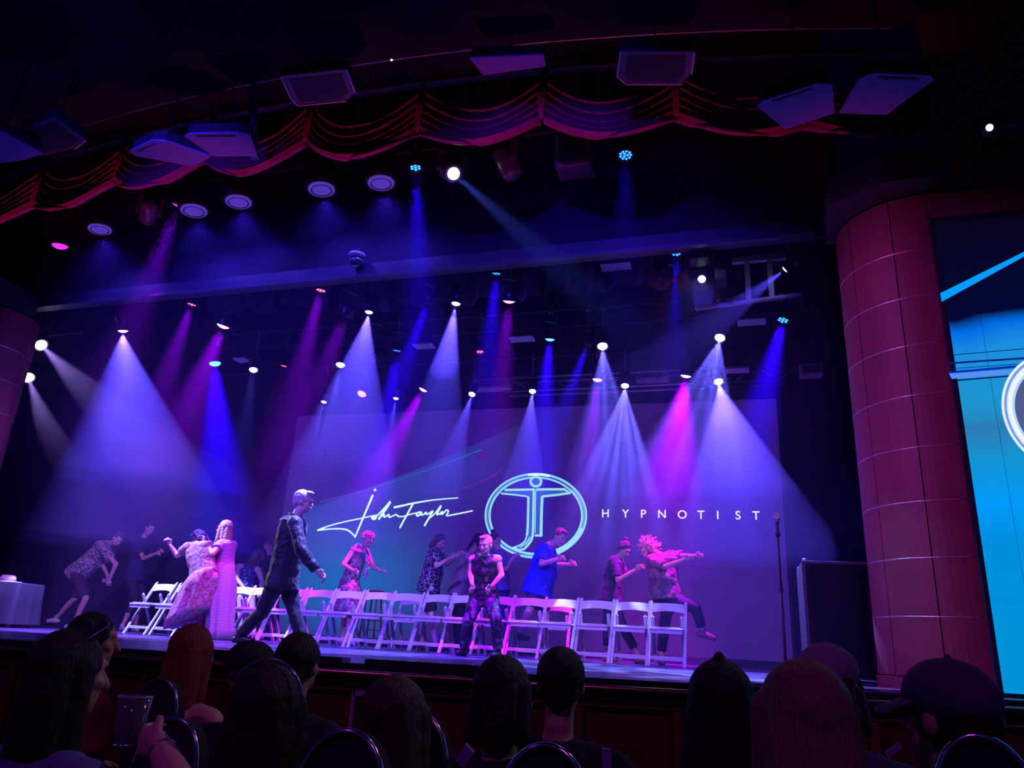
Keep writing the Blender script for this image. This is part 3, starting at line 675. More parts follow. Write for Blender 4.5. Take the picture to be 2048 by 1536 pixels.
o = MB().box((-13, 12.2, 5.55), (0.95, 12.24, 8.58)).build('black_border', M_blackcloth); tag(o, 'plain black border cloth directly above the video screen', 'curtain', 'border curtains')

# ---- white bounce plates lying flat among the bars
for px, py, wpx, Y, lab in ((466, 608, 50, 8.8, 'pale flat plate over the farthest chairs beside the small pink lantern'), (1232, 533, 60, 8.45, 'pale flat plate in front of the ragged border curtain'),
                       (1503, 644, 54, 9.3, 'pale flat plate between patterned lantern and the end blue lantern'), (1043, 678, 50, 9.4, 'pale flat plate beside the dazzling blue lantern above the ring logo'),
                       (848, 692, 42, 9.4, 'pale flat plate crossed by the smoky white beam'), (484, 720, 28, 9.5, 'small pale flat plate beside the dazzling far blue lantern'), (1474, 741, 46, 10.6, 'pale flat plate above the rear bar toward the column')):
    p = at(px, py, Y); s = wpx*(p-EYE).dot(_fw)/F_PX
    root = empty('bounce_plate', p, 0, lab, 'panel', 'pale plates among the lighting bars')
    MB().box((-s/2, -0.1, -0.008), (s/2, 0.1, 0.008)).build('plate', M_lightgrey, root)
    for k in (-0.4, 0.4): MB().tube((k*s, 0, 0), (k*s, 0, 8.6-p.z), 0.005, n=6).build('suspension_wire', M_black, root, True)
# ---- frame of rails at the column end of the rig
p = at(1545, 560, 8.5)
root = empty('rig_frame', p, 0, 'grey ladder-like rig frame hanging by the column end of the header', 'frame')
for x in (-0.28, -0.02): MB().box((x-0.03, -0.02, -0.25), (x+0.03, 0.02, 0.28)).build('upright', M_lightgrey, root)
MB().box((-0.45, -0.03, 0.26), (0.2, 0.03, 0.33)).build('top_rail', M_lightgrey, root)
MB().tube((-0.9, 0, -0.3), (0.3, 0, -0.22), 0.03, n=8).build('bottom_rail', M_lightgrey, root, True)
MB().tube((0.05, 0, 0.3), (0.05, 0, 8.596-p.z), 0.01, n=6).build('suspension_wire', M_black, root, True)
for xx0, px, py, Y, lab in ((0, 1425, 770, 11.6, 'long dark truss rail low behind the rear bar'),):
    p = at(px, py, Y); root = empty('truss', p, 0, lab, 'truss')
    for dy, dz in ((-0.12, 0), (0.12, 0), (-0.12, 0.24), (0.12, 0.24)): MB().tube((-3.4, dy, dz), (1.1, dy, dz), 0.022, n=8).build('chord', M_steel, root, True)
    for k in range(14):
        x = -3.3+k*0.33; MB().tube((x, -0.12, 0 if k % 2 else 0.24), (x+0.33, -0.12, 0.24 if k % 2 else 0), 0.01, n=6).build('brace', M_steel, root, True)
    for x in (-3.0, 0.9): MB().tube((x, 0.12, 0.2), (x, 0.12, 8.596-p.z), 0.01, n=6).build('suspension_wire', M_black, root, True)
for px, py, w_, h_, Y, lab in ((1300, 752, 0.62, 0.2, 11.8, 'grey equipment box hanging between the pink rear lanterns'), (1622, 742, 0.34, 0.2, 11.8, 'grey equipment box at the column end of the rear truss'), (1255, 755, 0.28, 0.24, 11.7, 'dark rounded equipment box beside the white rear lantern'), (985, 770, 0.7, 0.2, 11.8, 'dim grey equipment box behind the small white rear lantern')):
    p = at(px, py, Y); root = empty('equipment_box', p, 0, lab, 'box')
    o = MB().box((-w_/2, -0.1, -h_/2), (w_/2, 0.1, h_/2)).build('body', M_lightgrey if 'dark' not in lab else M_can, root); mod(o, 'BEVEL', width=0.02, segments=2)
    MB().box((-w_*0.35, -0.112, -h_*0.3), (w_*0.35, -0.1, h_*0.3)).build('front_plate', M_cabd, root)
    MB().tube((0, 0, h_/2), (0, 0, 8.6-p.z), 0.008, n=6).build('suspension_wire', M_black, root, True)
# ================================================================== video screens
LEDY = 12.6
def led_nodes(nt):
    """picture on the big screen: deep violet, teal pool low at one side, pale swoosh bands"""
    out = nt.nodes['Material Output']; nt.nodes.remove(nt.nodes['Principled BSDF'])
    e = nt.nodes.new('ShaderNodeEmission'); bs = nt.nodes.new('ShaderNodeBsdfPrincipled'); bs.inputs['Base Color'].default_value = (0.02, 0.02, 0.025, 1); bs.inputs['Roughness'].default_value = 0.45
    ad = nt.nodes.new('ShaderNodeAddShader'); nt.links.new(e.outputs[0], ad.inputs[0]); nt.links.new(bs.outputs[0], ad.inputs[1]); nt.links.new(ad.outputs[0], out.inputs['Surface'])
    tc = nt.nodes.new('ShaderNodeTexCoord'); sx = nt.nodes.new('ShaderNodeSeparateXYZ'); nt.links.new(tc.outputs['Object'], sx.inputs[0])
    def math_(op, a, b_=None, c=None):
        n = nt.nodes.new('ShaderNodeMath'); n.operation = op
        for i, v in enumerate((a, b_, c)):
            if v is None: continue
            if isinstance(v, (int, float)): n.inputs[i].default_value = v
            else: nt.links.new(v, n.inputs[i])
        return n.outputs[0]
    def ramp(v, lo, hi):
        n = nt.nodes.new('ShaderNodeMapRange'); n.interpolation_type = 'SMOOTHSTEP'; nt.links.new(v, n.inputs[0]); n.inputs[1].default_value = lo; n.inputs[2].default_value = hi; return n.outputs[0]
    X, Z = sx.outputs['X'], sx.outputs['Z']          # metres on the screen, origin at stage centre / floor
    # teal pool centred low on the far side
    dx = math_('MULTIPLY', math_('SUBTRACT', X, -3.1), 0.36); dz = math_('MULTIPLY', math_('SUBTRACT', Z, 1.1), 0.62)
    rr = math_('SQRT', math_('ADD', math_('MULTIPLY', dx, dx), math_('MULTIPLY', dz, dz)))
    teal = ramp(rr, 1.0, 0.0)
    # curved swoosh edge
    cv = math_('SUBTRACT', Z, math_('ADD', 2.42, math_('ADD', math_('MULTIPLY', math_('ADD', X, 3.9), 0.30), math_('MULTIPLY', math_('POWER', math_('MAXIMUM', math_('ADD', X, 3.9), 0), 2.0), 0.02))))
    below = ramp(cv, 0.02, -0.02); fade = math_('MULTIPLY', below, ramp(cv, -1.7, 0.0)); fadeX = ramp(X, 1.6, -3.0)
    band = math_('MULTIPLY', fade, fadeX)
    col = nt.nodes.new('ShaderNodeMix'); col.data_type = 'RGBA'; col.inputs['A'].default_value = (0.02, 0.005, 0.10, 1); col.inputs['B'].default_value = (0.002, 0.10, 0.34, 1); nt.links.new(teal, col.inputs['Factor'])
    c2 = nt.nodes.new('ShaderNodeMix'); c2.data_type = 'RGBA'; nt.links.new(col.outputs['Result'], c2.inputs['A']); c2.inputs['B'].default_value = (0.025, 0.06, 0.36, 1); nt.links.new(math_('MULTIPLY', band, 0.55), c2.inputs['Factor'])
    nt.links.new(c2.outputs['Result'], e.inputs[0]); e.inputs[1].default_value = 1.0
m_led = bpy.data.materials.new('video_screen_picture'); m_led.use_nodes = True; led_nodes(m_led.node_tree); m_led.cycles.emission_sampling = 'NONE'
scr = empty('video_screen', V((CX, LEDY, STAGE)), 0, 'huge upstage video screen showing a white signature, a ring emblem and HYPNOTIST', 'screen')
W2, ZT = 4.55, 4.25
# tiled LED modules (hairline joints)
nx, nz = 13, 6
for i in range(nx):
    for j in range(nz):
        x0 = -W2+2*W2*i/nx; x1 = -W2+2*W2*(i+1)/nx; z0 = 0.12+(ZT-0.12)*j/nz; z1 = 0.12+(ZT-0.12)*(j+1)/nz
        MB().box((x0+0.0008, 0, z0+0.0008), (x1-0.0008, 0.08, z1-0.0008)).build('led_module', m_led, scr)
MB().box((-W2-0.05, -0.02, 0.0), (W2+0.05, 0.12, 0.12)).build('base_rail', M_black, scr)
MB().box((-W2-0.05, 0.08, 0.12), (W2+0.05, 0.14, ZT+0.03)).build('back_frame', M_black, scr)
GX = emat('screen_white', (0.62, 0.9, 1.0), 0.95)
GL = emat('screen_letter_white', (0.86, 0.8, 1.0), 0.95)
GC = emat('screen_chrome_pale', (0.30, 0.72, 0.95), 0.85)
GD = emat('screen_chrome_dark', (0.05, 0.10, 0.42), 0.8)
GM = emat('screen_chrome_mid', (0.13, 0.33, 0.78), 0.8)
def sp(px, py): p = at(px, py, LEDY); return V((p.x-CX, -0.006, p.z-STAGE))
def stroke(pts, wpx, name, mt, parent=scr, off=0.0):
    """flat ribbon on the screen surface along photo points; wpx full width (number or list)"""
    P3 = [sp(*q) for q in pts]; k = len(P3)
    if not hasattr(wpx, '__len__'): wpx = [wpx]*k
    # resample with catmull-rom
    pts2 = []; w2 = []
    for i in range(k-1):
        p0, p1, p2, p3 = P3[max(i-1, 0)], P3[i], P3[i+1], P3[min(i+2, k-1)]
        for s in range(6):
            t = s/6
            pts2.append(0.5*((2*p1)+(p2-p0)*t+(2*p0-5*p1+4*p2-p3)*t*t+(3*p1-p0-3*p2+p3)*t**3)); w2.append(wpx[i]+(wpx[i+1]-wpx[i])*t)
    pts2.append(P3[-1]); w2.append(wpx[-1])
    sc_ = 12.6/math.cos(YAW)/F_PX*0.98
    vs_l = []; fs = []; n = len(pts2)
    for i in range(n):
        d = pts2[min(i+1, n-1)]-pts2[max(i-1, 0)]; nrm = V((-d.z, 0, d.x)).normalized()*(w2[i]*sc_/2)
        o = V((0, off, 0)); vs_l += [pts2[i]+nrm+o, pts2[i]-nrm+o]
    for i in range(n-1): fs.append((2*i, 2*i+1, 2*i+3, 2*i+2))
    m = MB().add(vs_l, fs)
    for e in (0, n-1):                         # round ends
        c = pts2[e]+V((0, off, 0)); r_ = w2[e]*sc_/2; ring = [c+V((r_*math.cos(2*math.pi*q/10), 0, r_*math.sin(2*math.pi*q/10))) for q in range(10)]
        m.add(ring, [tuple(range(10))])
    return m.build(name, mt, parent)
def sub_(name):
    e = empty(name); e.parent = scr; return e
SIG, EMB, LET = sub_('signature'), sub_('ring_emblem'), sub_('lettering')
def sig(x, y): return (620+x*340/2048, 960+y*130/783)
S = [
 ([(755, 190), (700, 320), (640, 460), (590, 580), (545, 688)], [4.2, 3.8, 3.6, 3.2, 2.6]),                         # J stem
 ([(545, 688), (515, 650), (455, 605), (360, 588), (230, 592), (95, 605)], [2.6, 2.6, 2.8, 2.6, 2.4, 3.0]),          # tail back
 ([(95, 605), (210, 560), (400, 508), (620, 462), (720, 440), (770, 432)], [3.0, 2.4, 2.2, 2.2, 2.2, 2.4]),          # sweep forward
 ([(770, 432), (752, 455), (778, 466), (800, 445), (790, 430), (812, 428)], [4, 5, 5, 4, 3, 3]),                    # o
 ([(812, 428), (900, 340), (968, 264), (925, 335), (850, 440), (832, 470)], [2.5, 3.6, 4.2, 4.4, 4, 3.6]),           # h stem
 ([(832, 470), (868, 430), (895, 415), (892, 445), (918, 440)], [3, 3.2, 3.2, 3, 2.6]),
 ([(918, 440), (945, 420), (955, 425), (955, 450), (985, 440), (1035, 418), (1050, 425), (1065, 440)], [2.4, 3, 3, 2.6, 2.4, 2.6, 2.6, 2.6]),  # n
 ([(1065, 440), (1120, 440), (1230, 408), (1290, 398)], [2.6, 2.2, 2.2, 2.4]),
 ([(1020, 330), (1100, 313), (1250, 280), (1500, 240), (1785, 216)], [3.8, 3.6, 3.0, 2.2, 1.6]),                    # T bar
 ([(1240, 290), (1180, 400), (1130, 490), (1087, 572)], [3.4, 3.4, 3.2, 3.2]),                                     # T stem
 ([(1335, 385), (1300, 395), (1285, 425), (1310, 430), (1345, 390), (1340, 420), (1372, 415)], [2.6, 3, 3, 3, 3, 2.8, 2.6]),  # a
 ([(1372, 415), (1400, 390), (1405, 415), (1440, 400), (1470, 380)], [2.6, 2.8, 2.8, 2.8, 3]),                     # y
 ([(1480, 378), (1440, 450), (1382, 548)], [3.2, 3.2, 3.2]),
 ([(1430, 470), (1510, 400), (1580, 310), (1545, 380), (1530, 415), (1560, 410)], [2, 2.4, 3.2, 3.2, 3, 2.8]),        # l
 ([(1560, 410), (1590, 385), (1610, 395), (1590, 412), (1575, 402), (1620, 390), (1640, 362)], [2.6, 2.8, 2.8, 2.6, 2.6, 2.4, 2.4]),  # o
 ([(1640, 362), (1668, 372), (1660, 400), (1650, 430), (1760, 412), (1958, 372)], [2.4, 2.6, 2.6, 2.4, 2.4, 2.2]),    # r and flourish
]
for pts, wd in S: stroke([sig(*q) for q in pts], [w_*1.25 for w_ in wd], 'stroke', GX, SIG)
c = sp(*sig(785, 121)); MB().prism([c+V((0.026*math.cos(2*math.pi*q/12), 0, 0.026*math.sin(2*math.pi*q/12))) for q in range(12)], (0, -0.002, 0)).build('dot', GX, SIG)
# faint flare streaks in the picture
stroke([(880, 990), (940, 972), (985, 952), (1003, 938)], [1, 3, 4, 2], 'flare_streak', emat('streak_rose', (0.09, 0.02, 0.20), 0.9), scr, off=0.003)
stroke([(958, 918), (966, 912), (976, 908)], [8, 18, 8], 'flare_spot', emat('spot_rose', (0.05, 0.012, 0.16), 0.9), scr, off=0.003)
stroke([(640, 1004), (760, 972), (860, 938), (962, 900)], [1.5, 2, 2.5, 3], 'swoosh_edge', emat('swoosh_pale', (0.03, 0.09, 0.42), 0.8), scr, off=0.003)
# ring emblem
def emb(x, y): return (950+x*240/1843, 930+y*200/1536)
cc, ax, az = (1072.0, 1031.5), 96.5, 80.0
def ell(k, a0, a1, n=40): return [(cc[0]+ax*k*math.cos(R(a0+(a1-a0)*i/n)), cc[1]+az*k*math.sin(R(a0+(a1-a0)*i/n))) for i in range(n+1)]
stroke(ell(1.0, 0, 360, 60), 11.5, 'ring_band', GM, EMB, off=0.0)
stroke(ell(1.045, 0, 360, 60), 3.4, 'ring_edge', GC, EMB, off=-0.003)
stroke(ell(0.955, 0, 360, 60), 3.8, 'ring_edge', GC, EMB, off=-0.003)
stroke(ell(1.0, 20, 75, 20), 6.5, 'ring_glint', GC, EMB, off=-0.004)
stroke(ell(1.0, 105, 250, 30), 1.6, 'ring_shadow', GD, EMB, off=-0.004)
stroke(ell(0.99, 250, 318, 20), 3.0, 'ring_shadow', GD, EMB, off=-0.004)
stroke(ell(1.03, 262, 285, 10), 5.0, 'ring_glint', GX, EMB, off=-0.005)
hc = (1072, 963.5)
stroke([(hc[0]+10.5*math.cos(R(i*15)), hc[1]+9.5*math.sin(R(i*15))) for i in range(25)], 5.2, 'emblem_head', GC, EMB, off=-0.006)
MB().prism([sp(hc[0]+8.5*math.cos(R(i*20)), hc[1]+7.5*math.sin(R(i*20)))+V((0, -0.004, 0)) for i in range(18)], (0, -0.001, 0)).build('emblem_head_fill', GD, EMB)
def fillpoly(pts, name, mt, off): MB().prism([sp(*emb(*q))+V((0, off, 0)) for q in pts], (0, -0.001, 0)).build(name, mt, EMB)
fillpoly([(410, 440), (480, 375), (1385, 375), (1460, 440), (1040, 490), (1045, 1100), (915, 1100), (915, 490), (890, 490), (880, 1060), (830, 1180), (720, 1290), (600, 1270), (760, 1160), (800, 1050), (815, 490)], 'emblem_fill', GD, -0.004)
for pts, wd in (
  ([(470, 385), (700, 382), (910, 378)], 4.6), ([(950, 380), (1150, 376), (1380, 376)], 4.8),          # shoulders
  ([(410, 440), (600, 458), (800, 484)], 3.4), ([(1040, 485), (1250, 462), (1460, 432)], 4.6),            # arm undersides
  ([(1380, 376), (1420, 405), (1455, 432)], 3.6),
  ([(822, 500), (818, 760), (810, 1000), (800, 1075)], 4.8),                                             # J outer
  ([(905, 400), (900, 700), (893, 1000), (880, 1120), (840, 1200), (760, 1290)], 4.8),                     # J inner
  ([(800, 1075), (770, 1170), (690, 1235), (590, 1268)], 3.0), ([(590, 1268), (680, 1300), (760, 1295)], 3.6),
  ([(845, 1110), (800, 1190), (700, 1262)], 2.6),
  ([(1035, 492), (1025, 700), (1018, 1000), (1015, 1085)], 5.6), ([(930, 1085), (1015, 1085)], 4.2), ([(935, 400), (930, 700), (925, 1040)], 1.8)):
    stroke([emb(*q) for q in pts], wd, 'emblem_stroke', GC, EMB, off=-0.007)
# wide-spaced lettering
for ch, px, py in zip('HYPNOTIST', (1211, 1251, 1286.5, 1324, 1364.5, 1402, 1435.5, 1476, 1512), (1027.5, 1028, 1028.5, 1029, 1030, 1030.5, 1031, 1031.5, 1032)):
    cu = bpy.data.curves.new('letter', 'FONT'); cu.body = ch; cu.align_x = 'CENTER'; cu.align_y = 'CENTER'; cu.size = 0.20*0.96; cu.extrude = 0.001; cu.offset = 0.0012
    cu.materials.append(GL); tmp = bpy.data.objects.new('tmp', cu); COL.objects.link(tmp)
    me = bpy.data.meshes.new_from_object(tmp.evaluated_get(bpy.context.evaluated_depsgraph_get())); bpy.data.objects.remove(tmp)
    o = link('letter', me, LET); o.location = sp(px, py); o.rotation_euler = (R(90), 0, 0)

# ---- side screen beyond the column
def side_nodes(nt):
    out = nt.nodes['Material Output']; nt.nodes.remove(nt.nodes['Principled BSDF'])
    e = nt.nodes.new('ShaderNodeEmission'); nt.links.new(e.outputs[0], out.inputs['Surface'])
    tc = nt.nodes.new('ShaderNodeTexCoord'); sx = nt.nodes.new('ShaderNodeSeparateXYZ'); nt.links.new(tc.outputs['Object'], sx.inputs[0])
    n = nt.nodes.new('ShaderNodeTexNoise'); n.inputs['Scale'].default_value = 1.6; nt.links.new(tc.outputs['Object'], n.inputs['Vector'])
    ad = nt.nodes.new('ShaderNodeMath'); ad.operation = 'MULTIPLY_ADD'; nt.links.new(n.outputs['Fac'], ad.inputs[0]); ad.inputs[1].default_value = 0.25
    sl = nt.nodes.new('ShaderNodeMath'); sl.operation = 'MULTIPLY_ADD'; nt.links.new(sx.outputs['X'], sl.inputs[0]); sl.inputs[1].default_value = -0.10; nt.links.new(sx.outputs['Z'], sl.inputs[2])
    nt.links.new(sl.outputs[0], ad.inputs[2])
    mr = nt.nodes.new('ShaderNodeMapRange'); nt.links.new(ad.outputs[0], mr.inputs[0]); mr.inputs[1].default_value = 0.1; mr.inputs[2].default_value = 4.1
    cr = nt.nodes.new('ShaderNodeValToRGB'); nt.links.new(mr.outputs[0], cr.inputs[0])
    el = cr.color_ramp.elements
    el[0].position = 0.0; el[0].color = (0.0, 0.24, 0.55, 1); el[1].position = 1.0; el[1].color = (0.002, 0.001, 0.009, 1)
    for p_, c_ in ((0.28, (0.0, 0.22, 0.58, 1)), (0.36, (0.0, 0.26, 0.78, 1)), (0.45, (0.005, 0.24, 0.52, 1)), (0.52, (0.02, 0.16, 0.38, 1)), (0.57, (0.01, 0.24, 0.5, 1)), (0.68, (0.01, 0.22, 0.6, 1)), (0.735, (0.0, 0.12, 0.62, 1)), (0.765, (0.001, 0.002, 0.03, 1))):
        x = el.new(p_); x.color = c_
    nt.links.new(cr.outputs[0], e.inputs[0]); e.inputs[1].default_value = 1.0
m_side = bpy.data.materials.new('side_screen_picture'); m_side.use_nodes = True; side_nodes(m_side.node_tree); m_side.cycles.emission_sampling = 'NONE'
SX, SY = 1.80, 6.76
side = empty('side_screen', V((SX, SY, STAGE)), 0, 'tall bright cyan video screen with part of a chrome ring beside the panelled column', 'screen')
xx = [0, 0.245]+[0.245+0.5*k for k in range(1, 6)]; zz = [0.03+0.66*k for k in range(7)]
for i in range(len(xx)-1):
    for j in range(6):
        MB().box((xx[i]+0.002, 0, zz[j]+0.0005), (xx[i+1]-0.002, 0.06, zz[j+1]-0.0005)).build('led_module', m_side, side)
MB().box((-0.03, 0.005, 0.0), (2.8, 0.075, 4.05)).build('back_frame', M_black, side)
def sq(px, py, off=-0.004): p = at(px, py, SY); return V((p.x-SX, off, p.z-STAGE))
def spoly(pts, name, col, st=1.0, off=-0.004):
    MB().prism([sq(*q, off) for q in pts], (0, -0.001, 0)).build(name, emat('side_'+name, col, st), side)
spoly([(1880, 587), (2060, 498), (2140, 462), (2140, 468), (2060, 507), (1883, 604)], 'swoosh', (0.0, 0.27, 0.85))
for y0, y1, w_, c_ in ((711, 703, 1.4, (0.0, 0.01, 0.06)), (727, 722, 3.6, (0.0, 0.01, 0.16)), (738, 733, 1.2, (0.0, 0.02, 0.15)), (745.5, 737, 4.5, (0.0, 0.02, 0.35)), (762.5, 755, 2.5, (0.0, 0.002, 0.05))):
    spoly([(1897, y0-w_/2), (2060, y1-6-w_/2), (2060, y1-6+w_/2), (1897, y0+w_/2)], 'stripe_%d' % int(y0), c_)
spoly([(1898, 747), (2050, 738), (2050, 746), (1903, 758)], 'pale_band', (0.08, 0.22, 0.75))
# chrome ring: most of it beyond the picture edge
rc = sq(2128, 822); 
def ring(r0, r1, name, col, off):
    m = MB(); n = 64; vs_l = []; fs = []
    for i in range(n):
        a = 2*math.pi*i/n
        for r_ in (r0, r1): vs_l.append(V((rc.x+r_*0.92*math.cos(a), off, rc.z+r_*1.08*math.sin(a))))
    for i in range(n): j = (i+1) % n; fs.append((2*i, 2*i+1, 2*j+1, 2*j))
    m.add(vs_l, fs).build(name, emat('side_'+name, col, 1.0), side)
RR = rc.x-sq(2003, 822).x; RR /= 0.92
ring(0, RR*0.78, 'ring_centre', (0.06, 0.09, 0.2), -0.005)
ring(RR*0.78, RR, 'ring_band', (0.38, 0.52, 0.95), -0.006)
ring(RR*0.965, RR*0.985, 'ring_line_outer', (0.75, 0.85, 1.0), -0.007)
ring(RR*0.92, RR*0.945, 'ring_line_dark', (0.10, 0.2, 0.6), -0.0075)
ring(RR*0.82, RR*0.9, 'ring_line_pale', (0.68, 0.76, 1.0), -0.008)
# ================================================================== things standing on the stage
M_white = mat('white_resin', (0.74, 0.72, 0.74), 0.38)
M_wood = mat('pale_wood', (0.5, 0.26, 0.12), 0.45, noise_amt=0.3, noise_scale=9)
def make_chair():
    c = empty('folding_chair')
    W = 0.215
    for s in (-1, 1):
        x = s*W
        po = MB().bar((x, -0.23, 0.0), (x, 0.2, 0.775), 0.026, 0.036, (1, 0, 0)).build('post', M_white, c)
        MB().lathe([(0.008, -0.02), (0.014, -0.008), (0.013, 0.006), (0.004, 0.012)], 8).build('post_cap', M_white, po, True, loc=V((x, 0.205, 0.785)))
        m = MB(); xi = s*(W-0.035)
        m.bar((xi, 0.27, 0.0), (xi, -0.045, 0.585), 0.022, 0.04, (1, 0, 0)); m.ball((xi, -0.045, 0.585), (0.011, 0.021, 0.022), 8, 6)
        m.build('rear_leg', M_white, c)
    # seat with rounded frame and padded top
    o = MB().box((-0.205, -0.25, 0.425), (0.205, 0.14, 0.447)).build('seat', M_white, c); se = o; mod(o, 'BEVEL', width=0.009, segments=2)
    o = MB().box((-0.17, -0.225, 0.447), (0.17, 0.115, 0.462)).build('seat_pad', mat('seat_vinyl', (0.7, 0.66, 0.68), 0.3), se); mod(o, 'BEVEL', width=0.012, segments=2)
    MB().box((-0.2, -0.235, 0.385), (0.2, -0.215, 0.425)).build('seat_rail', M_white, c)
    # curved back slat, lower edge arched
    n = 10; vs_l = []; fs = []
    for i in range(n+1):
        u = i/n; x = -0.2+0.4*u; k = 4*u*(1-u)
        zt, zb = 0.755+0.012*k, 0.645+0.022*k; yt, yb = 0.19+0.03*k, 0.13+0.03*k
        vs_l += [V((x, yt-0.008, zt)), V((x, yb-0.008, zb)), V((x, yb+0.01, zb)), V((x, yt+0.01, zt))]
    for i in range(n):
        for j in range(4): a = i*4+j; b_ = i*4+(j+1) % 4; fs.append((a, b_, b_+4, a+4))
    fs += [(0, 3, 2, 1), (n*4, n*4+1, n*4+2, n*4+3)]
    MB().add(vs_l, fs).build('back_slat', M_white, c)
    MB().box((-0.21, -0.175, 0.085), (0.21, -0.155, 0.125)).build('front_stretcher', M_white, c)
    MB().box((-0.18, 0.215, 0.07), (0.18, 0.232, 0.105)).build('rear_stretcher', M_white, c)
    return c
chair0 = make_chair()
cen = [1337, 1266, 1195, 1125, 1062, 999, 938, 880, 818, 761, 702, 644, 588, 535, 484, 430, 378, 328]
words_ = ['white folding chair at the end of the front row nearest the microphone stand', 'second white folding chair from the microphone end of the front row', 'third white folding chair from the microphone end, its seat lit pink',
 'fourth white folding chair from the microphone end of the front row', 'fifth white folding chair from the microphone end, in front of the blue-shirted man', 'white folding chair just behind the woman in a dark tank top, toward the microphone',
 'white folding chair just behind the woman in a dark tank top, toward the signature', 'white folding chair in front of the woman in the swirl-patterned blouse', 'ninth white folding chair from the microphone end of the front row',
 'tenth white folding chair from the microphone end, before the wooden stool', 'white folding chair in front of the woman wearing a flower lei', 'white folding chair just past the leading leg of the suited man',
 'white folding chair seen between the legs of the suited man', 'white folding chair partly behind the trailing leg of the suited man', 'white folding chair beside the long pale dress of the blonde woman',
 'white folding chair mostly hidden behind the blonde woman in a long dress', 'white folding chair mostly hidden by the woman in the flowing printed dress', 'white folding chair at the far end of the front row, nearest the bending man']
rc_ = random.Random(11)
chairs = []
for i, px in enumerate(cen):
    ytop = 1205+(px-1370)*0.0325
    x = at(px, ytop, 10.15).x
    o = chair0 if i == 0 else copy_tree(chair0)
    o.location = (x, 9.98+rc_.uniform(-0.03, 0.03), STAGE); o.rotation_euler = (0, 0, R(rc_.uniform(-3, 3)-(6 if i > 14 else 0)))
    tag(o, words_[i], 'chair', 'front row of white folding chairs')
for px, lab in ((829, 'white folding chair standing in a second row behind the ninth front chair'), (985, 'white folding chair standing in a second row behind the tank-topped woman'), (1113, 'white folding chair standing in a second row behind the blue-shirted man'), (470, 'white folding chair in the second row holding the seated woman')):
    o = copy_tree(chair0); p = at(px, 1185, 11.35); o.location = (p.x, 11.3, STAGE); o.rotation_euler = (0, 0, R(rc_.uniform(-8, 8))); tag(o, lab, 'chair', 'second row chairs')

# wooden stool behind the row
p = at(750, 1181, 11.75)
r = empty('wooden_stool', V((p.x, 11.75, STAGE)), 0, 'tall pale wooden stool with round top behind the front row of chairs', 'stool')
h = p.z-STAGE
MB().lathe([(0.15, h-0.03), (0.17, h-0.02), (0.17, h-0.005), (0.15, h)], 20).build('seat', M_wood, r, True)
for k in range(4):
    a = math.pi/4+k*math.pi/2
    MB().tube((0.11*math.cos(a), 0.11*math.sin(a), h-0.02), (0.2*math.cos(a), 0.2*math.sin(a), 0), 0.017, n=8).build('leg', M_wood, r, True)
for z in (0.25, 0.4):
    q = 0.2-(0.09*z/h)
    MB().path([(q*math.cos(math.pi/4+i*math.pi/2), q*math.sin(math.pi/4+i*math.pi/2), z) for i in range(5)], 0.01, 6).build('rung', M_wood, r)

# microphone on its stand
p = at(1573, 1352, 7.5); top = at(1555, 1072, 7.5)
r = empty('microphone_stand', V((p.x, 7.5, STAGE)), 0, 'tall black microphone stand at the front of the stage before the speaker cabinet', 'microphone stand')
hz_ = top.z-STAGE
MB().lathe([(0.13, 0.0), (0.13, 0.015), (0.1, 0.03), (0.02, 0.045)], 24).build('base', M_black, r, True)
MB().tube((0, 0, 0.03), (0, 0, hz_*0.62), 0.013, n=10).build('lower_tube', M_black, r, True)
MB().tube((0, 0, hz_*0.6), (0, 0, hz_), 0.009, n=10).build('upper_tube', M_black, r, True)
MB().lathe([(0.016, hz_*0.6), (0.019, hz_*0.61), (0.016, hz_*0.63)], 12).build('clutch', M_black, r, True)
MB().lathe([(0.012, hz_-0.01), (0.02, hz_), (0.02, hz_+0.03), (0.014, hz_+0.04)], 12).build('clip', M_black, r, True)
mq = Matrix.Translation((0, 0, hz_+0.02)) @ Matrix.Rotation(R(8), 4, 'X')
mic = empty('microphone', V((p.x, 7.5, STAGE+hz_+0.02)), 0, 'silver-headed microphone clipped on top of the black stand', 'microphone')
mq = Matrix.Rotation(R(8), 4, 'X')
MB().lathe([(0.010, -0.02), (0.014, 0.04), (0.018, 0.11), (0.022, 0.125)], 14, mq).build('handle', mat('mic_black', (0.06, 0.06, 0.09), 0.3), mic, True)
MB().lathe([(0.022, 0.125), (0.029, 0.135), (0.031, 0.155), (0.028, 0.178), (0.016, 0.195), (0.004, 0.2)], 16, mq).build('grille', mat('mic_mesh', (0.65, 0.65, 0.7), 0.4, 0.7, bump=0.8, bump_scale=400), mic, True)
MB().lathe([(0.03, 0.132), (0.033, 0.139), (0.03, 0.146)], 16, mq).build('band', M_steel, mic, True)

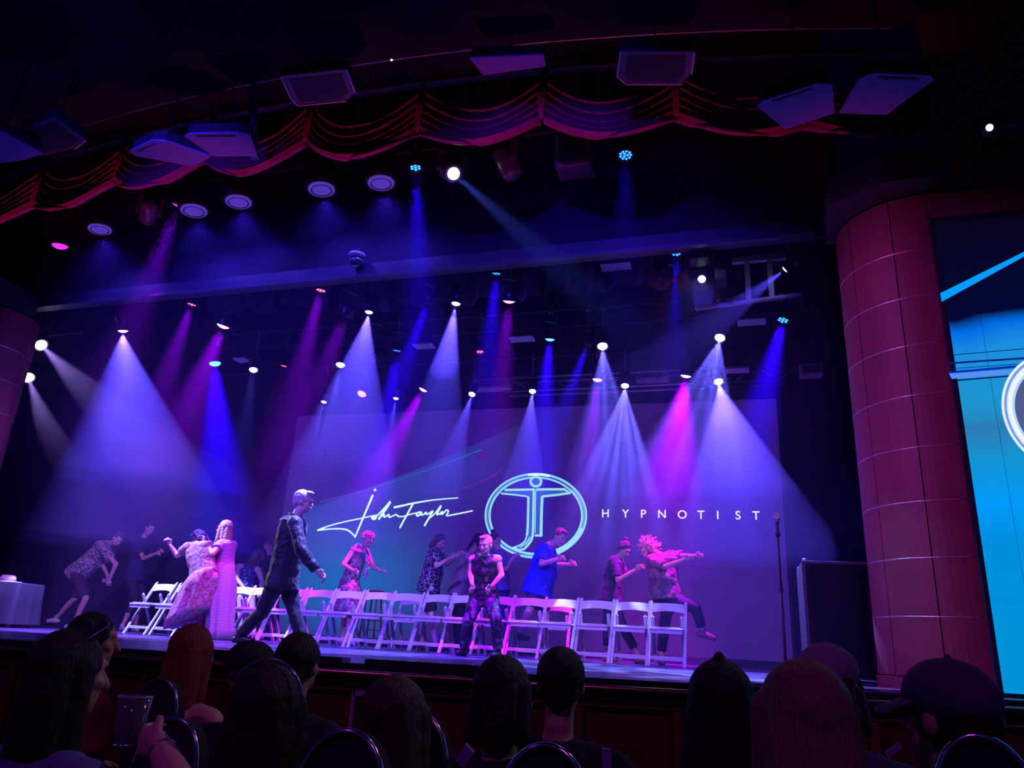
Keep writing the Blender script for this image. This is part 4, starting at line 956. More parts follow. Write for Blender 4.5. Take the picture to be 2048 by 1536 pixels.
# big black speaker cabinet beside the column
a = at(1603, 1121, 8.3)
r = empty('speaker_stack', V((a.x, 8.3, STAGE)), 0, 'large black loudspeaker cabinet standing between microphone stand and panelled column', 'loudspeaker')
hc_ = a.z-STAGE
o = MB().box((0, 0, 0.03), (1.15, 0.9, hc_)).build('body', mat('speaker_box_paint', (0.04, 0.03, 0.06), 0.7, spec=0.2), r); mod(o, 'BEVEL', width=0.01, segments=2)
MB().box((0.03, -0.02, 0.06), (1.12, 0.0, hc_-0.03)).build('grille', mat('speaker_grille', (0.006, 0.005, 0.012), 0.9, spec=0.1, bump=0.5, bump_scale=200), r)
for x, y in ((0.02, 0.02), (0.02, 0.86), (1.11, 0.02), (1.11, 0.86)):
    MB().lathe([(0.025, 0), (0.025, 0.03)], 10).build('foot', M_black, r, True, loc=V((x+0.01, y, 0.0)))
    MB().lathe([(0.02, 0), (0.024, 0.02), (0.012, 0.035)], 10).build('corner_cap', M_lightgrey, r, True, loc=V((x+0.01, y, hc_-0.01)))

# low black floor boxes along the stage lip
for x0, x1, lab in ((at(748, 1328, 5.1).x, at(962, 1336, 5.15).x, 'low black floor box on the stage lip before the tank-topped woman'), (at(560, 1320, 4.95).x, at(694, 1325, 5.0).x, 'low black floor box on the stage lip beside the capped spectator'), (at(437, 1306, 5.0).x, at(500, 1309, 5.0).x, 'low black floor box by the trailing foot of the suited man')):
    xm = (x0+x1)/2; y = edge_y(xm)+0.16
    r = empty('floor_box', V((xm, y, STAGE)), math.atan((edge_y(x1)-edge_y(x0))/(x1-x0)), lab, 'floor light', 'floor boxes on the stage lip')
    h_ = (x1-x0)/2
    MB().prism([(-h_, -0.07, 0), (h_, -0.07, 0), (h_, -0.05, 0.03), (-h_, -0.05, 0.03)], (0, 0.12, 0)).build('body', M_can, r)
    MB().box((-h_+0.02, -0.052, 0.03), (h_-0.02, 0.04, 0.034)).build('glass', mat('trough_glass', (0.03, 0.03, 0.06), 0.1), r)
    for s in (-1, 1): MB().box((s*h_-0.008, -0.072, 0), (s*h_+0.008, 0.075, 0.034)).build('end_cheek', M_steel, r)
# white frame of a small access door in the stage front
x0, x1 = at(728, 1345, 4.9).x, at(772, 1345, 4.9).x; xm = (x0+x1)/2
r = empty('access_frame', V((xm, edge_y(xm)-0.06, 0.0)), 0, 'narrow pale metal frame leaning on the stage front', 'frame')
w_ = (x1-x0)/2
for s in (-1, 1): MB().box((s*w_-0.012, -0.02, 0.0), (s*w_+0.012, 0.01, 0.84)).build('stile', M_lightgrey, r)
MB().box((-w_, -0.02, 0.81), (w_, 0.01, 0.84)).build('rail', M_lightgrey, r)
MB().box((-w_, -0.018, 0.36), (w_, 0.008, 0.385)).build('rail', M_lightgrey, r)

# draped table with a hat, by the far column
c_ = at(28, 1166, 9.0); zt = c_.z-STAGE
r = empty('draped_table', V((c_.x-0.05, 9.0, STAGE)), R(18), 'small table under a dark cloth by the far column', 'table')
MB().box((-0.3, -0.3, zt-0.04), (0.3, 0.3, zt-0.006)).build('top', M_wood, r)
for x in (-0.26, 0.26):
    for y in (-0.26, 0.26): MB().box((x-0.02, y-0.02, 0), (x+0.02, y+0.02, zt-0.04)).build('leg', M_wood, r)
cl = empty('table_cloth', V((c_.x-0.05, 9.0, STAGE)), R(18), 'dark violet cloth hanging in folds over the small table', 'cloth')
rings = []
for z, k in ((zt+0.002, 0.28), (zt+0.004, 0.99), (zt-0.02, 1.03), (zt*0.6, 1.06), (zt*0.3, 1.1), (0.05, 1.14)):
    ring = []
    for i in range(64):
        a = 2*math.pi*i/64; q = max(abs(math.cos(a)), abs(math.sin(a)))
        rr = 0.315/q*k
        if z < zt-0.03: rr *= 1+0.035*math.sin(a*11)*(1-z/zt)+0.02*math.sin(a*7+1)
        ring.append(V((rr*math.cos(a), rr*math.sin(a), z)))
    rings.append(ring)
MB().rings(rings, True, False).build('drape', mat('table_drape', (0.018, 0.016, 0.03), 0.85), cl, True)
MB().prism([V((0.3*x, 0.3*y, zt+0.0015)) for x, y in ((-1, -1), (1, -1), (1, 1), (-1, 1))], (0, 0, 0.002)).build('top_cover', mat('table_drape'), cl)
h = at(15, 1162, 8.95)
hat = empty('sun_hat', V((h.x, 8.95, STAGE+zt+0.004)), 0, 'white brimmed hat lying on the dark-clothed table', 'hat')
Mh = mat('white_felt', (0.75, 0.72, 0.72), 0.8)
MB().lathe([(0.0, 0.0), (0.2, 0.0), (0.205, 0.006), (0.19, 0.014), (0.11, 0.018), (0.108, 0.03)], 28, caps=False).build('brim', Mh, hat, True)
MB().lathe([(0.11, 0.014), (0.105, 0.07), (0.085, 0.1), (0.04, 0.108), (0.006, 0.1)], 28).build('crown', Mh, hat, True)
MB().lathe([(0.1125, 0.016), (0.112, 0.035)], 28, caps=False).build('hat_band', mat('hat_band', (0.3, 0.28, 0.3), 0.7), hat, True)
# ================================================================== people on the stage
def cap(m, p0, p1, r0, r1, n=12):
    """tapered capsule"""
    p0 = V(p0); p1 = V(p1); d = (p1-p0)
    if d.length < 1e-5: m.ball(p0, max(r0, r1), n, 8); return
    d.normalize()
    pts = []; rad = []
    for k in range(4): a = math.pi/2*(1-k/3.0); pts.append(p0-d*(r0*math.sin(a))); rad.append(max(0.0015, r0*math.cos(a)))
    for k in range(4): a = math.pi/2*(k/3.0); pts.append(p1+d*(r1*math.sin(a))); rad.append(max(0.0015, r1*math.cos(a)))
    m.path(pts, rad, n)
def loft(m, secs, n=20, wave=0.0, wn=9, ph=0.0):
    """secs: (centre, lateral vec, forward vec, a, b); an elliptical loft"""
    rings = []
    for i, (c, l, f, a, b) in enumerate(secs):
        k = wave*i/max(1, len(secs)-1)
        rings.append([V(c)+l*(a*(1+k*math.sin(wn*2*math.pi*q/n+ph))*math.cos(2*math.pi*q/n))+f*(b*(1+k*math.sin(wn*2*math.pi*q/n+ph))*math.sin(2*math.pi*q/n)) for q in range(n)])
    m.rings(rings)
def hand(m, w, d, nrm, side, curl, s=1.0):
    """palm and five fingers; nrm: palm direction, side: towards the thumb"""
    d = d.normalized(); side = (side-d*side.dot(d)).normalized(); nrm = d.cross(side) if d.cross(side).dot(nrm) > 0 else -(d.cross(side))
    M3 = Matrix((side, d, nrm)).transposed().to_4x4()
    m.ball(w+d*(0.048*s), (0.041*s, 0.056*s, 0.0175*s), 12, 8, M3)
    for i, (L, off) in enumerate(((0.92, -1.5), (1.05, -0.5), (1.1, 0.5), (0.98, 1.5))):
        p = w+d*(0.088*s)-side*(off*-0.0205*s); dd = d.copy(); bend = curl*(0.85+0.1*i)
        for k, seg in enumerate((0.042, 0.027, 0.021)):
            dd = (Matrix.Rotation(bend, 3, d.cross(nrm)) @ dd).normalized() if True else dd
            q = p+dd*(seg*L*s); r0 = (0.0094-0.0009*k)*s; cap(m, p, q, r0, r0-0.0007*s, 8); p = q
    t0 = w+d*(0.022*s)+side*(0.03*s); t1 = t0+(d*0.6+side*0.75+nrm*0.35).normalized()*(0.036*s); t2 = t1+(d*0.85+side*(0.25-0.5*min(1, curl))+nrm*0.5*min(1, curl)).normalized()*(0.03*s)
    cap(m, t0, t1, 0.0125*s, 0.0105*s, 8); cap(m, t1, t2, 0.0105*s, 0.0085*s, 8)
def remesh(o, vox, smooth=3):
    a = o.modifiers.new('remesh', 'REMESH'); a.mode = 'VOXEL'; a.voxel_size = vox; a.use_smooth_shade = True
    if smooth: b = o.modifiers.new('smooth', 'SMOOTH'); b.factor = 0.5; b.iterations = smooth
def wrinkle(o, strength, size):
    t = bpy.data.textures.get('wr%.3f' % size) or bpy.data.textures.new('wr%.3f' % size, 'CLOUDS'); t.noise_scale = size
    d = o.modifiers.new('wrinkle', 'DISPLACE'); d.texture = t; d.strength = strength; d.mid_level = 0.5
SKIN = mat('skin', (0.62, 0.36, 0.27), 0.5, noise_amt=0.08)
SKIN2 = mat('skin_pale', (0.72, 0.46, 0.37), 0.5, noise_amt=0.08)
M_eye = mat('eye_dark', (0.03, 0.02, 0.02), 0.2); M_eyew = mat('eye_white', (0.38, 0.36, 0.36), 0.4); M_lip = mat('lips', (0.42, 0.14, 0.13), 0.45)
def strands(nt, b):
    tc = nt.nodes.new('ShaderNodeTexCoord'); mp = nt.nodes.new('ShaderNodeMapping'); mp.inputs['Scale'].default_value = (150, 150, 9)
    n = nt.nodes.new('ShaderNodeTexNoise'); n.inputs['Scale'].default_value = 1.0; n.inputs['Detail'].default_value = 3
    nt.links.new(tc.outputs['Object'], mp.inputs[0]); nt.links.new(mp.outputs[0], n.inputs['Vector'])
    bp = nt.nodes.new('ShaderNodeBump'); bp.inputs['Strength'].default_value = 0.9; bp.inputs['Distance'].default_value = 0.012
    nt.links.new(n.outputs['Fac'], bp.inputs['Height']); nt.links.new(bp.outputs['Normal'], b.inputs['Normal'])
    col = b.inputs['Base Color'].default_value[:]; mx = nt.nodes.new('ShaderNodeMix'); mx.data_type = 'RGBA'
    mx.inputs['A'].default_value = (col[0]*0.5, col[1]*0.5, col[2]*0.5, 1); mx.inputs['B'].default_value = (min(1, col[0]*1.5), min(1, col[1]*1.5), min(1, col[2]*1.5), 1)
    nt.links.new(n.outputs['Fac'], mx.inputs['Factor']); nt.links.new(mx.outputs['Result'], b.inputs['Base Color'])
def pattern(name, base, fg, scale, kind='noise', thr=0.5, rough=0.8, third=None, stretch=(1, 1, 1)):
    def f(nt, b):
        tc = nt.nodes.new('ShaderNodeTexCoord'); mp = nt.nodes.new('ShaderNodeMapping'); mp.inputs['Scale'].default_value = stretch
        nt.links.new(tc.outputs['Object'], mp.inputs[0])
        if kind == 'noise':
            n = nt.nodes.new('ShaderNodeTexNoise'); n.inputs['Detail'].default_value = 3; n.inputs['Distortion'].default_value = 1.6; o = n.outputs['Fac']
        elif kind == 'cells':
            n = nt.nodes.new('ShaderNodeTexVoronoi'); n.feature = 'DISTANCE_TO_EDGE'; o = n.outputs['Distance']
        elif kind == 'dots':
            n = nt.nodes.new('ShaderNodeTexVoronoi'); o = n.outputs['Distance']
        else:
            n = nt.nodes.new('ShaderNodeTexWave'); n.bands_direction = 'Z'; o = n.outputs['Fac']
        n.inputs['Scale'].default_value = scale; nt.links.new(mp.outputs[0], n.inputs['Vector'])
        cr = nt.nodes.new('ShaderNodeValToRGB'); e = cr.color_ramp.elements
        e[0].position = thr-0.03; e[1].position = thr+0.03
        a, c = ((fg, base) if kind in ('cells', 'dots') else (base, fg)); e[0].color = (*a, 1); e[1].color = (*c, 1)
        if third: x = e.new(min(0.98, thr+0.13)); x.color = (*third, 1)
        nt.links.new(o, cr.inputs[0]); nt.links.new(cr.outputs[0], b.inputs['Base Color'])
    return mat(name, base, rough, build=f)

def head(root, c, f, u, skin, vox=0.0055, hair=None, hairmat=None, s=1.0, neck=None, body=None, features=True, seed=0):
    """adds head shapes to the body mesh and hair, eyes and mouth as parts"""
    f = f.normalized(); u = (u-f*u.dot(f)).normalized(); sd = f.cross(u)
    M3 = Matrix((sd, f, u)).transposed().to_4x4()
    def L(x, y, z): return c+sd*(x*s)+f*(y*s)+u*(z*s)
    body.ball(L(0, -0.008, 0.02), (0.076*s, 0.096*s, 0.098*s), 18, 12, M3)
    body.ball(L(0, 0.022, -0.045), (0.060*s, 0.068*s, 0.072*s), 16, 10, M3)
    body.ball(L(0, 0.058, -0.088), (0.026*s, 0.026*s, 0.022*s), 12, 8, M3)           # chin
    cap(body, L(0, 0.088, 0.012), L(0, 0.108, -0.028), 0.010*s, 0.015*s, 10)          # nose
    body.ball(L(0, 0.080, 0.032), (0.05*s, 0.016*s, 0.012*s), 12, 8, M3)             # brow
    for k in (-1, 1):
        body.ball(L(k*0.077, -0.005, -0.01), (0.012*s, 0.02*s, 0.032*s), 10, 8, M3)  # ears
        body.ball(L(k*0.04, 0.062, -0.02), (0.022*s, 0.024*s, 0.02*s), 10, 8, M3)    # cheeks
    if features:
        for k in (-1, 1):
            ey = MB().ball(L(k*0.031, 0.086, 0.012), (0.0125*s, 0.008*s, 0.006*s), 10, 6, M3).build('eye', M_eyew, root, True, world=True)
            MB().ball(L(k*0.031, 0.0915, 0.012), (0.0065*s, 0.004*s, 0.006*s), 8, 6, M3).build('iris', M_eye, ey, True, world=True)
            MB().ball(L(k*0.032, 0.094, 0.034), (0.019*s, 0.005*s, 0.004*s), 8, 6, M3).build('eyebrow', hairmat or M_eye, root, True, world=True)
        MB().ball(L(0, 0.088, -0.058), (0.024*s, 0.009*s, 0.007*s), 10, 6, M3).build('mouth', M_lip, root, True, world=True)
    if hair:
        rg = random.Random(seed+5)
        h = MB()
        if hair in ('short', 'thin'):
            h.ball(L(0, -0.022, 0.035), (0.084*s, 0.096*s, 0.098*s), 18, 12, M3); h.ball(L(0, -0.07, -0.015), (0.07*s, 0.04*s, 0.06*s), 14, 8, M3); h.ball(L(0.01, 0.05, 0.105), (0.05*s, 0.045*s, 0.025*s), 12, 8, M3)
        elif hair in ('long', 'pony', 'bob', 'bun'):
            h.ball(L(0, -0.02, 0.036), (0.087*s, 0.1*s, 0.1*s), 18, 12, M3)
            for k in (-1, 1):
                ln = {'long': 0.3, 'bob': 0.13, 'pony': 0.05, 'bun': 0.03}[hair]
                cap(h, L(k*0.07, -0.01, 0.03), L(k*0.083, -0.03, -ln), 0.036*s, 0.03*s)
                if hair == 'long': cap(h, L(k*0.074, 0.025, 0.03), L(k*0.09, 0.05, -0.18), 0.024*s, 0.026*s); cap(h, L(k*0.09, 0.05, -0.18), L(k*0.095, 0.075, -0.34), 0.026*s, 0.018*s)
            if hair in ('long', 'bob'):
                ln = 0.36 if hair == 'long' else 0.15
                loft(h, [(L(0, -0.05, 0.0), sd, f, 0.09*s, 0.062*s), (L(0, -0.075, -ln*0.5), sd, f, 0.108*s, 0.055*s), (L(0, -0.085, -ln), sd, f, 0.085*s, 0.034*s)])
            if hair == 'pony': cap(h, L(0, -0.1, 0.06), L(0, -0.14, -0.22), 0.036*s, 0.018*s)
            if hair == 'bun': h.ball(L(0, -0.07, 0.13), 0.045*s, 12, 8)
        elif hair == 'curly':
            h.ball(L(0, -0.022, 0.035), (0.09*s, 0.1*s, 0.1*s), 18, 12, M3)
            for q in range(90):
                a = rg.uniform(0, 2*math.pi); b = rg.uniform(-0.35, 1.0)
                v = V((math.cos(a)*math.sqrt(max(0, 1-b*b)), math.sin(a)*math.sqrt(max(0, 1-b*b)), b))
                if v.y > 0.25 and v.z < 0.62: continue
                h.ball(L(v.x*0.1, v.y*0.105-0.02, v.z*0.105+0.03), rg.uniform(0.018, 0.03)*s, 8, 6)
        elif hair == 'afro':
            h.ball(L(0, -0.03, 0.03), (0.1*s, 0.1*s, 0.105*s), 18, 12, M3)
            for q in range(190):
                a = rg.uniform(0, 2*math.pi); b = rg.uniform(-0.75, 1.0)
                v = V((math.cos(a)*math.sqrt(max(0, 1-b*b)), math.sin(a)*math.sqrt(max(0, 1-b*b)), b))
                if v.y > 0.35 and v.z < 0.62: continue
                k = rg.uniform(0.125, 0.17); p0 = L(v.x*0.09, v.y*0.09-0.02, v.z*0.09+0.02); p1 = L(v.x*k, v.y*k-0.02, v.z*k+0.01)
                cap(h, p0, p1+V((rg.uniform(-0.02, 0.02), 0, rg.uniform(-0.015, 0.015))), 0.02*s, 0.009*s, 6)
        o = h.build('hair', hairmat, root, True, world=True); remesh(o, vox*1.15, 1); wrinkle(o, 0.014*s, 0.022)
    return M3

def person(Y, J, label, face, skin=SKIN, lat=90.0, k=1.0, w=1.0, shirt=None, sleeve=0.55, hem=0.0, lower=None, lowlen=1.0, dress=None, dress_hem=None, hair='short', hairmat=None, shoe=None,
           curl=1.05, vox=0.0085, headup=None, seed=0, seated=False, foot_dir=None, strap=False, belly=0.0, features=True, skirt_flare=1.25, hs=1.0):
    """J: joints as photo points with a depth offset: hip, chest, head, en/wn/hn near arm, ef/wf/hf far arm, kn/an near leg, kf/af far leg. lat: heading (deg) of the line from far to near shoulder."""
    def P_(q):
        if len(q) == 4: return V(q[:3])
        return at(q[0], q[1], Y+q[2])
    j = {a: P_(q) for a, q in J.items() if q is not None}
    for a in ('an', 'af'):
        if a in j and J[a][1] is not None and J[a][1] > 1000 and len(J[a]) == 3 and J[a][2] < 50 and a+'_up' not in J:
            pass
    lv = V((math.cos(R(lat)), math.sin(R(lat)), 0))
    hip, ch, hd = j['hip'], j['chest'], j['head']
    up = (ch-hip).normalized(); lv = (lv-up*lv.dot(up)).normalized(); fv = up.cross(lv)
    fc = V(face).normalized()
    if fv.dot(fc) < 0: fv = -fv
    base = V((hip.x, hip.y, STAGE))
    root = empty('person', base, 0, label, 'person')
    sw, hw = 0.165*k*w, 0.088*k*w
    hipn, hipf = hip+lv*hw-up*0.02, hip-lv*hw-up*0.02
    shn = j.get('sn', ch+lv*sw); shf = j.get('sf', ch-lv*sw)
    b = MB()
    lower_c = hip-up*(0.06*k)
    tors = [(lower_c, lv, fv, 0.13*k*w, 0.10*k*w), (hip, lv, fv, 0.155*k*w, 0.112*k*w), (hip.lerp(ch, 0.35)+fv*belly*0.5, lv, fv, 0.138*k*w, (0.1+belly*0.6)*k*w), (hip.lerp(ch, 0.7), lv, fv, 0.155*k*w, 0.112*k*w), (ch, lv, fv, 0.168*k*w, 0.095*k*w), (ch+up*0.05*k, lv, fv, 0.10*k*w, 0.07*k*w), (ch+up*0.075*k, lv, fv, 0.05*k, 0.05*k)]
    loft(b, tors)
    cap(b, shn, ch, 0.062*k, 0.06*k); cap(b, shf, ch, 0.062*k, 0.06*k)
    hdn = hd-(headup or (hd-ch).normalized())*0.05
    cap(b, ch+up*0.03, hdn, 0.058*k, 0.052*k)
    arms = []
    for sh, e, wv, h in ((shn, 'en', 'wn', 'hn'), (shf, 'ef', 'wf', 'hf')):
        if e not in j: continue
        el, wr = j[e], j[wv]
        cap(b, sh, el, 0.05*k, 0.04*k); cap(b, el, wr, 0.041*k, 0.027*k)
        hdv = (j[h]-wr) if h in j else (wr-el)
        if hdv.length < 0.02: hdv = wr-el
        hand(b, wr+hdv.normalized()*0.01, hdv, V((0, 0, -1)), V((0.2, -0.3, 0.9)) if abs(hdv.normalized().z) < 0.8 else V((1, 0, 0)), curl, k*hs)
        arms.append((sh, el, wr))
    legs = []
    for hp, kn, an in ((hipn, 'kn', 'an'), (hipf, 'kf', 'af')):
        if kn not in j: continue
        kk, aa = j[kn], j[an]
        cap(b, hp, kk, 0.083*k*w, 0.054*k); cap(b, kk, kk.lerp(aa, 0.35)-fv*0.012, 0.054*k, 0.053*k); cap(b, kk.lerp(aa, 0.35)-fv*0.012, aa, 0.052*k, 0.034*k)
        legs.append((hp, kk, aa))
    hu = headup or (hd-ch).normalized()
    head(root, hd, fc, hu, skin, hair=hair, hairmat=hairmat, s=k, body=b, features=features, seed=seed)
    # feet
    fd = V(foot_dir) if foot_dir else V((fc.x, fc.y, 0)).normalized()
    for i, (hp, kk, aa) in enumerate(legs):
        sh_dir = fd
        key = 'an' if i == 0 else 'af'
        if key+'_d' in J: sh_dir = V(J[key+'_d']).normalized()
        dn = V((0, 0, -1)) if sh_dir.z > -0.5 else V((0, 0, -1))
        toe = aa+sh_dir*(0.15*k)+dn*0.055; heel = aa-sh_dir*0.05+dn*0.05
        m = MB() if shoe else b
        cap(m, heel, aa+sh_dir*0.05+dn*0.04, 0.036*k, 0.042*k); cap(m, aa+sh_dir*0.05+dn*0.042, toe, 0.044*k, 0.034*k); cap(m, aa+V((0, 0, 0.02)), heel.lerp(toe, 0.25), 0.04*k, 0.042*k)
        if shoe:
            o = m.build('shoe', shoe, root, True, world=True); remesh(o, 0.008, 2)
    o = b.build('body', skin, root, True, world=True); remesh(o, vox, 2)
    g = 0.021
    if shirt:
        m = MB()
        if dress: lo = hip+up*0.02
        else: lo = hip-up*(0.04+hem)
        st = [(lo, lv, fv, ((0.162 if dress else 0.192)*w+g)*k, ((0.118 if dress else 0.14)*w+belly*0.4+g)*k), (hip+up*0.06, lv, fv, (0.16*w+g)*k, (0.12*w+belly*0.6+g)*k), (hip.lerp(ch, 0.4)+fv*belly*0.5, lv, fv, (0.148*w+g)*k, (0.112*w+belly*0.7+g)*k), (hip.lerp(ch, 0.72), lv, fv, (0.158*w+g)*k, (0.114*w+g)*k), (ch, lv, fv, (0.17*w+g)*k, (0.097*w+g)*k), (ch+up*0.045*k, lv, fv, (0.11*w+g)*k, (0.07+g)*k), (ch+up*0.065*k, lv, fv, 0.07*k, 0.066*k)]
        loft(m, st, 24)
        if not strap:
            for sh in (shn, shf): cap(m, sh, ch, 0.062*k+g, 0.06*k+g)
            for sh, el, wr in arms:
                if sleeve <= 1: 
                    e = sh.lerp(el, sleeve); m.path([sh, sh.lerp(e, 0.5), e], [(0.056)*k+g, 0.056*k+g, 0.058*k+g], 14); m.ball(sh, 0.058*k+g, 12, 8)
                else:
                    cap(m, sh, el, 0.054*k+g, 0.046*k+g); cap(m, el, el.lerp(wr, 0.5), 0.046*k+g, 0.041*k+g); m.path([el, el.lerp(wr, min(1, sleeve-1))], [0.045*k+g, 0.036*k+g*0.8], 14)
        else:
            for sgn in (-1, 1):
                c0 = ch+lv*(sgn*0.1*k); m.path([c0-up*0.05+fv*0.07, c0+up*0.055+fv*0.02, c0+up*0.05-fv*0.04, c0-up*0.06-fv*0.08], [0.035*k]*4, 8)
        o = m.build('dress_top' if dress else 'shirt', shirt, root, True, world=True); remesh(o, vox, 2); wrinkle(o, 0.022, 0.085)
    g = 0.014
    if lower:
        m = MB()
        loft(m, [(lower_c-up*0.05, lv, fv, (0.12*w+g)*k, (0.1*w+g)*k), (hip-up*0.02, lv, fv, (0.16*w+g)*k, (0.118*w+g)*k), (hip+up*0.07, lv, fv, (0.152*w+g*0.7)*k, (0.112*w+g*0.7)*k)], 20)
        for hp, kk, aa in legs:
            if lowlen <= 1:
                e = hp.lerp(kk, lowlen); m.path([hp, e], [0.09*k*w+g, (0.074*k+g) if lowlen < 1 else 0.066*k+g], 16); m.ball(hp, 0.088*k*w+g, 12, 8)
            else:
                cap(m, hp, kk, 0.088*k*w+g, 0.06*k+g); e = kk.lerp(aa, lowlen-1); m.path([kk, kk.lerp(e, 0.5)-fv*0.008, e], [0.06*k+g, 0.058*k+g, 0.05*k+g], 14)
        o = m.build('trousers' if lowlen > 1 else 'shorts', lower, root, True, world=True); remesh(o, vox, 2); wrinkle(o, 0.018, 0.09)
    if dress:
        hemc = P_(dress_hem); n = 8; secs = []
        for q in range(n+1):
            t = q/n; c = (hip+up*0.08).lerp(hemc, t)
            if q > 0: c = c+(hip-up*0.05-c)*(0.0)
            ra = 0.168*w+g+(0.05*w)*min(1, t*4)+(skirt_flare-1)*0.2*t
            secs.append((c, lv, fv, ra*k, ra*0.78*k))
        m = MB(); loft(m, secs, 48, 0.09, 10, seed)
        o = m.build('skirt', dress, root, True, world=True); wrinkle(o, 0.03, 0.12)
    root['k'] = k
    return root, j, dict(up=up, lv=lv, fv=fv, shn=shn, shf=shf)

def fl(px, Y, h=0.085):           # ankle standing on the stage under photo column px at depth Y
    x = at(px, 1290, Y).x; return (x, Y, STAGE+h, 0)
HB = mat('hair_brown', (0.10, 0.05, 0.03), 0.5, build=strands); HD = mat('hair_dark', (0.025, 0.015, 0.015), 0.45, build=strands); HG = mat('hair_grey', (0.50, 0.47, 0.46), 0.5); HL = mat('hair_blonde', (0.58, 0.36, 0.2), 0.5, build=strands); HR = mat('hair_reddish_blonde', (0.75, 0.32, 0.28), 0.5)
M_sneaker = mat('white_sneaker', (0.65, 0.63, 0.62), 0.6); M_darkshoe = mat('dark_shoe', (0.03, 0.03, 0.035), 0.4)
M_navy = mat('navy_cloth', (0.02, 0.022, 0.06), 0.85); M_blackc = mat('black_cloth', (0.018, 0.017, 0.022), 0.85); M_short = mat('grey_shorts', (0.05, 0.04, 0.055), 0.85)
# --- suited man
M_suit = mat('dark_suit', (0.009, 0.010, 0.018), 0.6, sheen=0.15, bump=0.15, bump_scale=14)
Y0 = 7.7
sm, sj, sa = person(Y0, dict(hip=(566, 1158, 0), chest=(588, 1044, 0), head=(606, 1004, 0.02), sn=(590, 1047, -0.2), sf=(584, 1047, 0.2), en=(603, 1102, -0.26), wn=(634, 1142, -0.2), hn=(645, 1152, -0.2), ef=(560, 1104, 0.3), wf=(556, 1152, 0.28), hf=(556, 1165, 0.28),
   kn=(523, 1226, 0.02), an=fl(476, Y0+0.05, 0.1), kf=(588, 1224, 0.08), af=fl(607, Y0+0.1)), 'grey-haired man in a dark suit with headset, striding past the chairs', (0.93, 0.36, -0.12), SKIN2, lat=-90, k=1.09, w=1.05,
   shirt=M_suit, sleeve=1.93, hem=0.07, lower=M_suit, lowlen=1.96, hair='short', hairmat=HG, shoe=M_darkshoe, curl=0.55, vox=0.0075, foot_dir=(0.95, 0.1, 0), headup=V((0.08, 0, 1)), seed=1)
c = sj['head']; f = V((0.93, 0.36, -0.12)).normalized(); u = V((0.08, 0, 1)); u = (u-f*u.dot(f)).normalized(); s_ = f.cross(u)
def HP(x, y, z): return c+s_*x+f*y+u*z
m = MB()
for k in (-1, 1):
    m.path([HP(k*0.034+0.026*math.cos(a), 0.104, 0.012+0.02*math.sin(a)) for a in [2*math.pi*i/12 for i in range(13)]], 0.0025, 6)
    m.path([HP(k*0.06, 0.102, 0.018), HP(k*0.084, 0.06, 0.02), HP(k*0.086, -0.02, 0.012)], 0.0025, 6)
m.path([HP(-0.008, 0.106, 0.016), HP(0.008, 0.106, 0.016)], 0.0025, 6)
m.build('glasses', M_blackc, sm, True, world=True)
for k in (1,):
    mm = MB().path([HP(k*0.088, -0.01, 0.0), HP(k*0.09, 0.03, -0.03), HP(k*0.075, 0.085, -0.055), HP(k*0.05, 0.112, -0.058)], 0.003, 6); mm.build('headset_boom', SKIN2, sm, True, world=True)
    MB().ball(HP(k*0.045, 0.118, -0.058), 0.011, 10, 8).build('headset_microphone', mat('foam_pale', (0.5, 0.4, 0.35), 0.9), sm, True, world=True)
up, lv, fv, ch = sa['up'], sa['lv'], sa['fv'], sj['chest']
MB().path([ch+up*0.06-fv*0.075, ch+up*0.085-fv*0.05+lv*0.05, ch+up*0.07+fv*0.02+lv*0.085, ch-up*0.02+fv*0.13+lv*0.05], 0.02, 8).build('collar', M_suit, sm, True, world=True)
# --- bending man in a leaf-print shirt
M_leaf = pattern('leaf_print', (0.15, 0.12, 0.16), (0.62, 0.55, 0.5), 13, 'noise', 0.52, stretch=(1, 1, 1.8))
Y0 = 11.2
person(Y0, dict(hip=(160, 1143, 0.0), chest=(214, 1091, 0), head=(236, 1078, -0.05), en=(232, 1128, -0.25), wn=(220, 1157, -0.2), hn=(213, 1171, -0.2), ef=(206, 1130, 0.12), wf=(216, 1153, 0.0), hf=(212, 1166, -0.1), kn=(172, 1197, -0.12), an=fl(139, Y0-0.1), kf=(150, 1197, 0.1), af=(113, 1236, 0.15)),
   'man in a leaf-print shirt and shorts bending over beside the draped table', (0.8, -0.3, -0.75), SKIN2, lat=-80, k=1.03, w=1.15, shirt=M_leaf, sleeve=0.7, hem=0.06, lower=M_short, lowlen=0.95, hair='short', hairmat=HB, shoe=M_sneaker, curl=0.9, belly=0.05, foot_dir=(-0.6, -0.5, 0), seed=2, headup=V((0.55, 0, 0.8)))
# --- dim man in a plain tee
Y0 = 11.6
person(Y0, dict(hip=(271, 1151, 0), chest=(283, 1083, 0), head=(300, 1058, 0), en=(287, 1117, -0.2), wn=(312, 1107, -0.2), hn=(322, 1106, -0.2), ef=(298, 1114, 0.2), wf=(318, 1104, 0.15), hf=(324, 1102, 0.15), kn=(270, 1200, -0.1), an=fl(237, Y0-0.2), kf=(283, 1200, 0.1), af=fl(262, Y0+0.2)),
   'dark-bearded man in a plain blue-grey tee standing in the gloom behind the bending man', (0.85, -0.4, -0.35), SKIN, lat=-85, k=1.0, w=1.1, shirt=mat('blue_grey_tee', (0.022, 0.026, 0.075), 0.85), sleeve=0.75, hem=0.06, lower=M_blackc, lowlen=1.5, hair='short', hairmat=HD, shoe=M_sneaker, belly=0.03, seed=3)
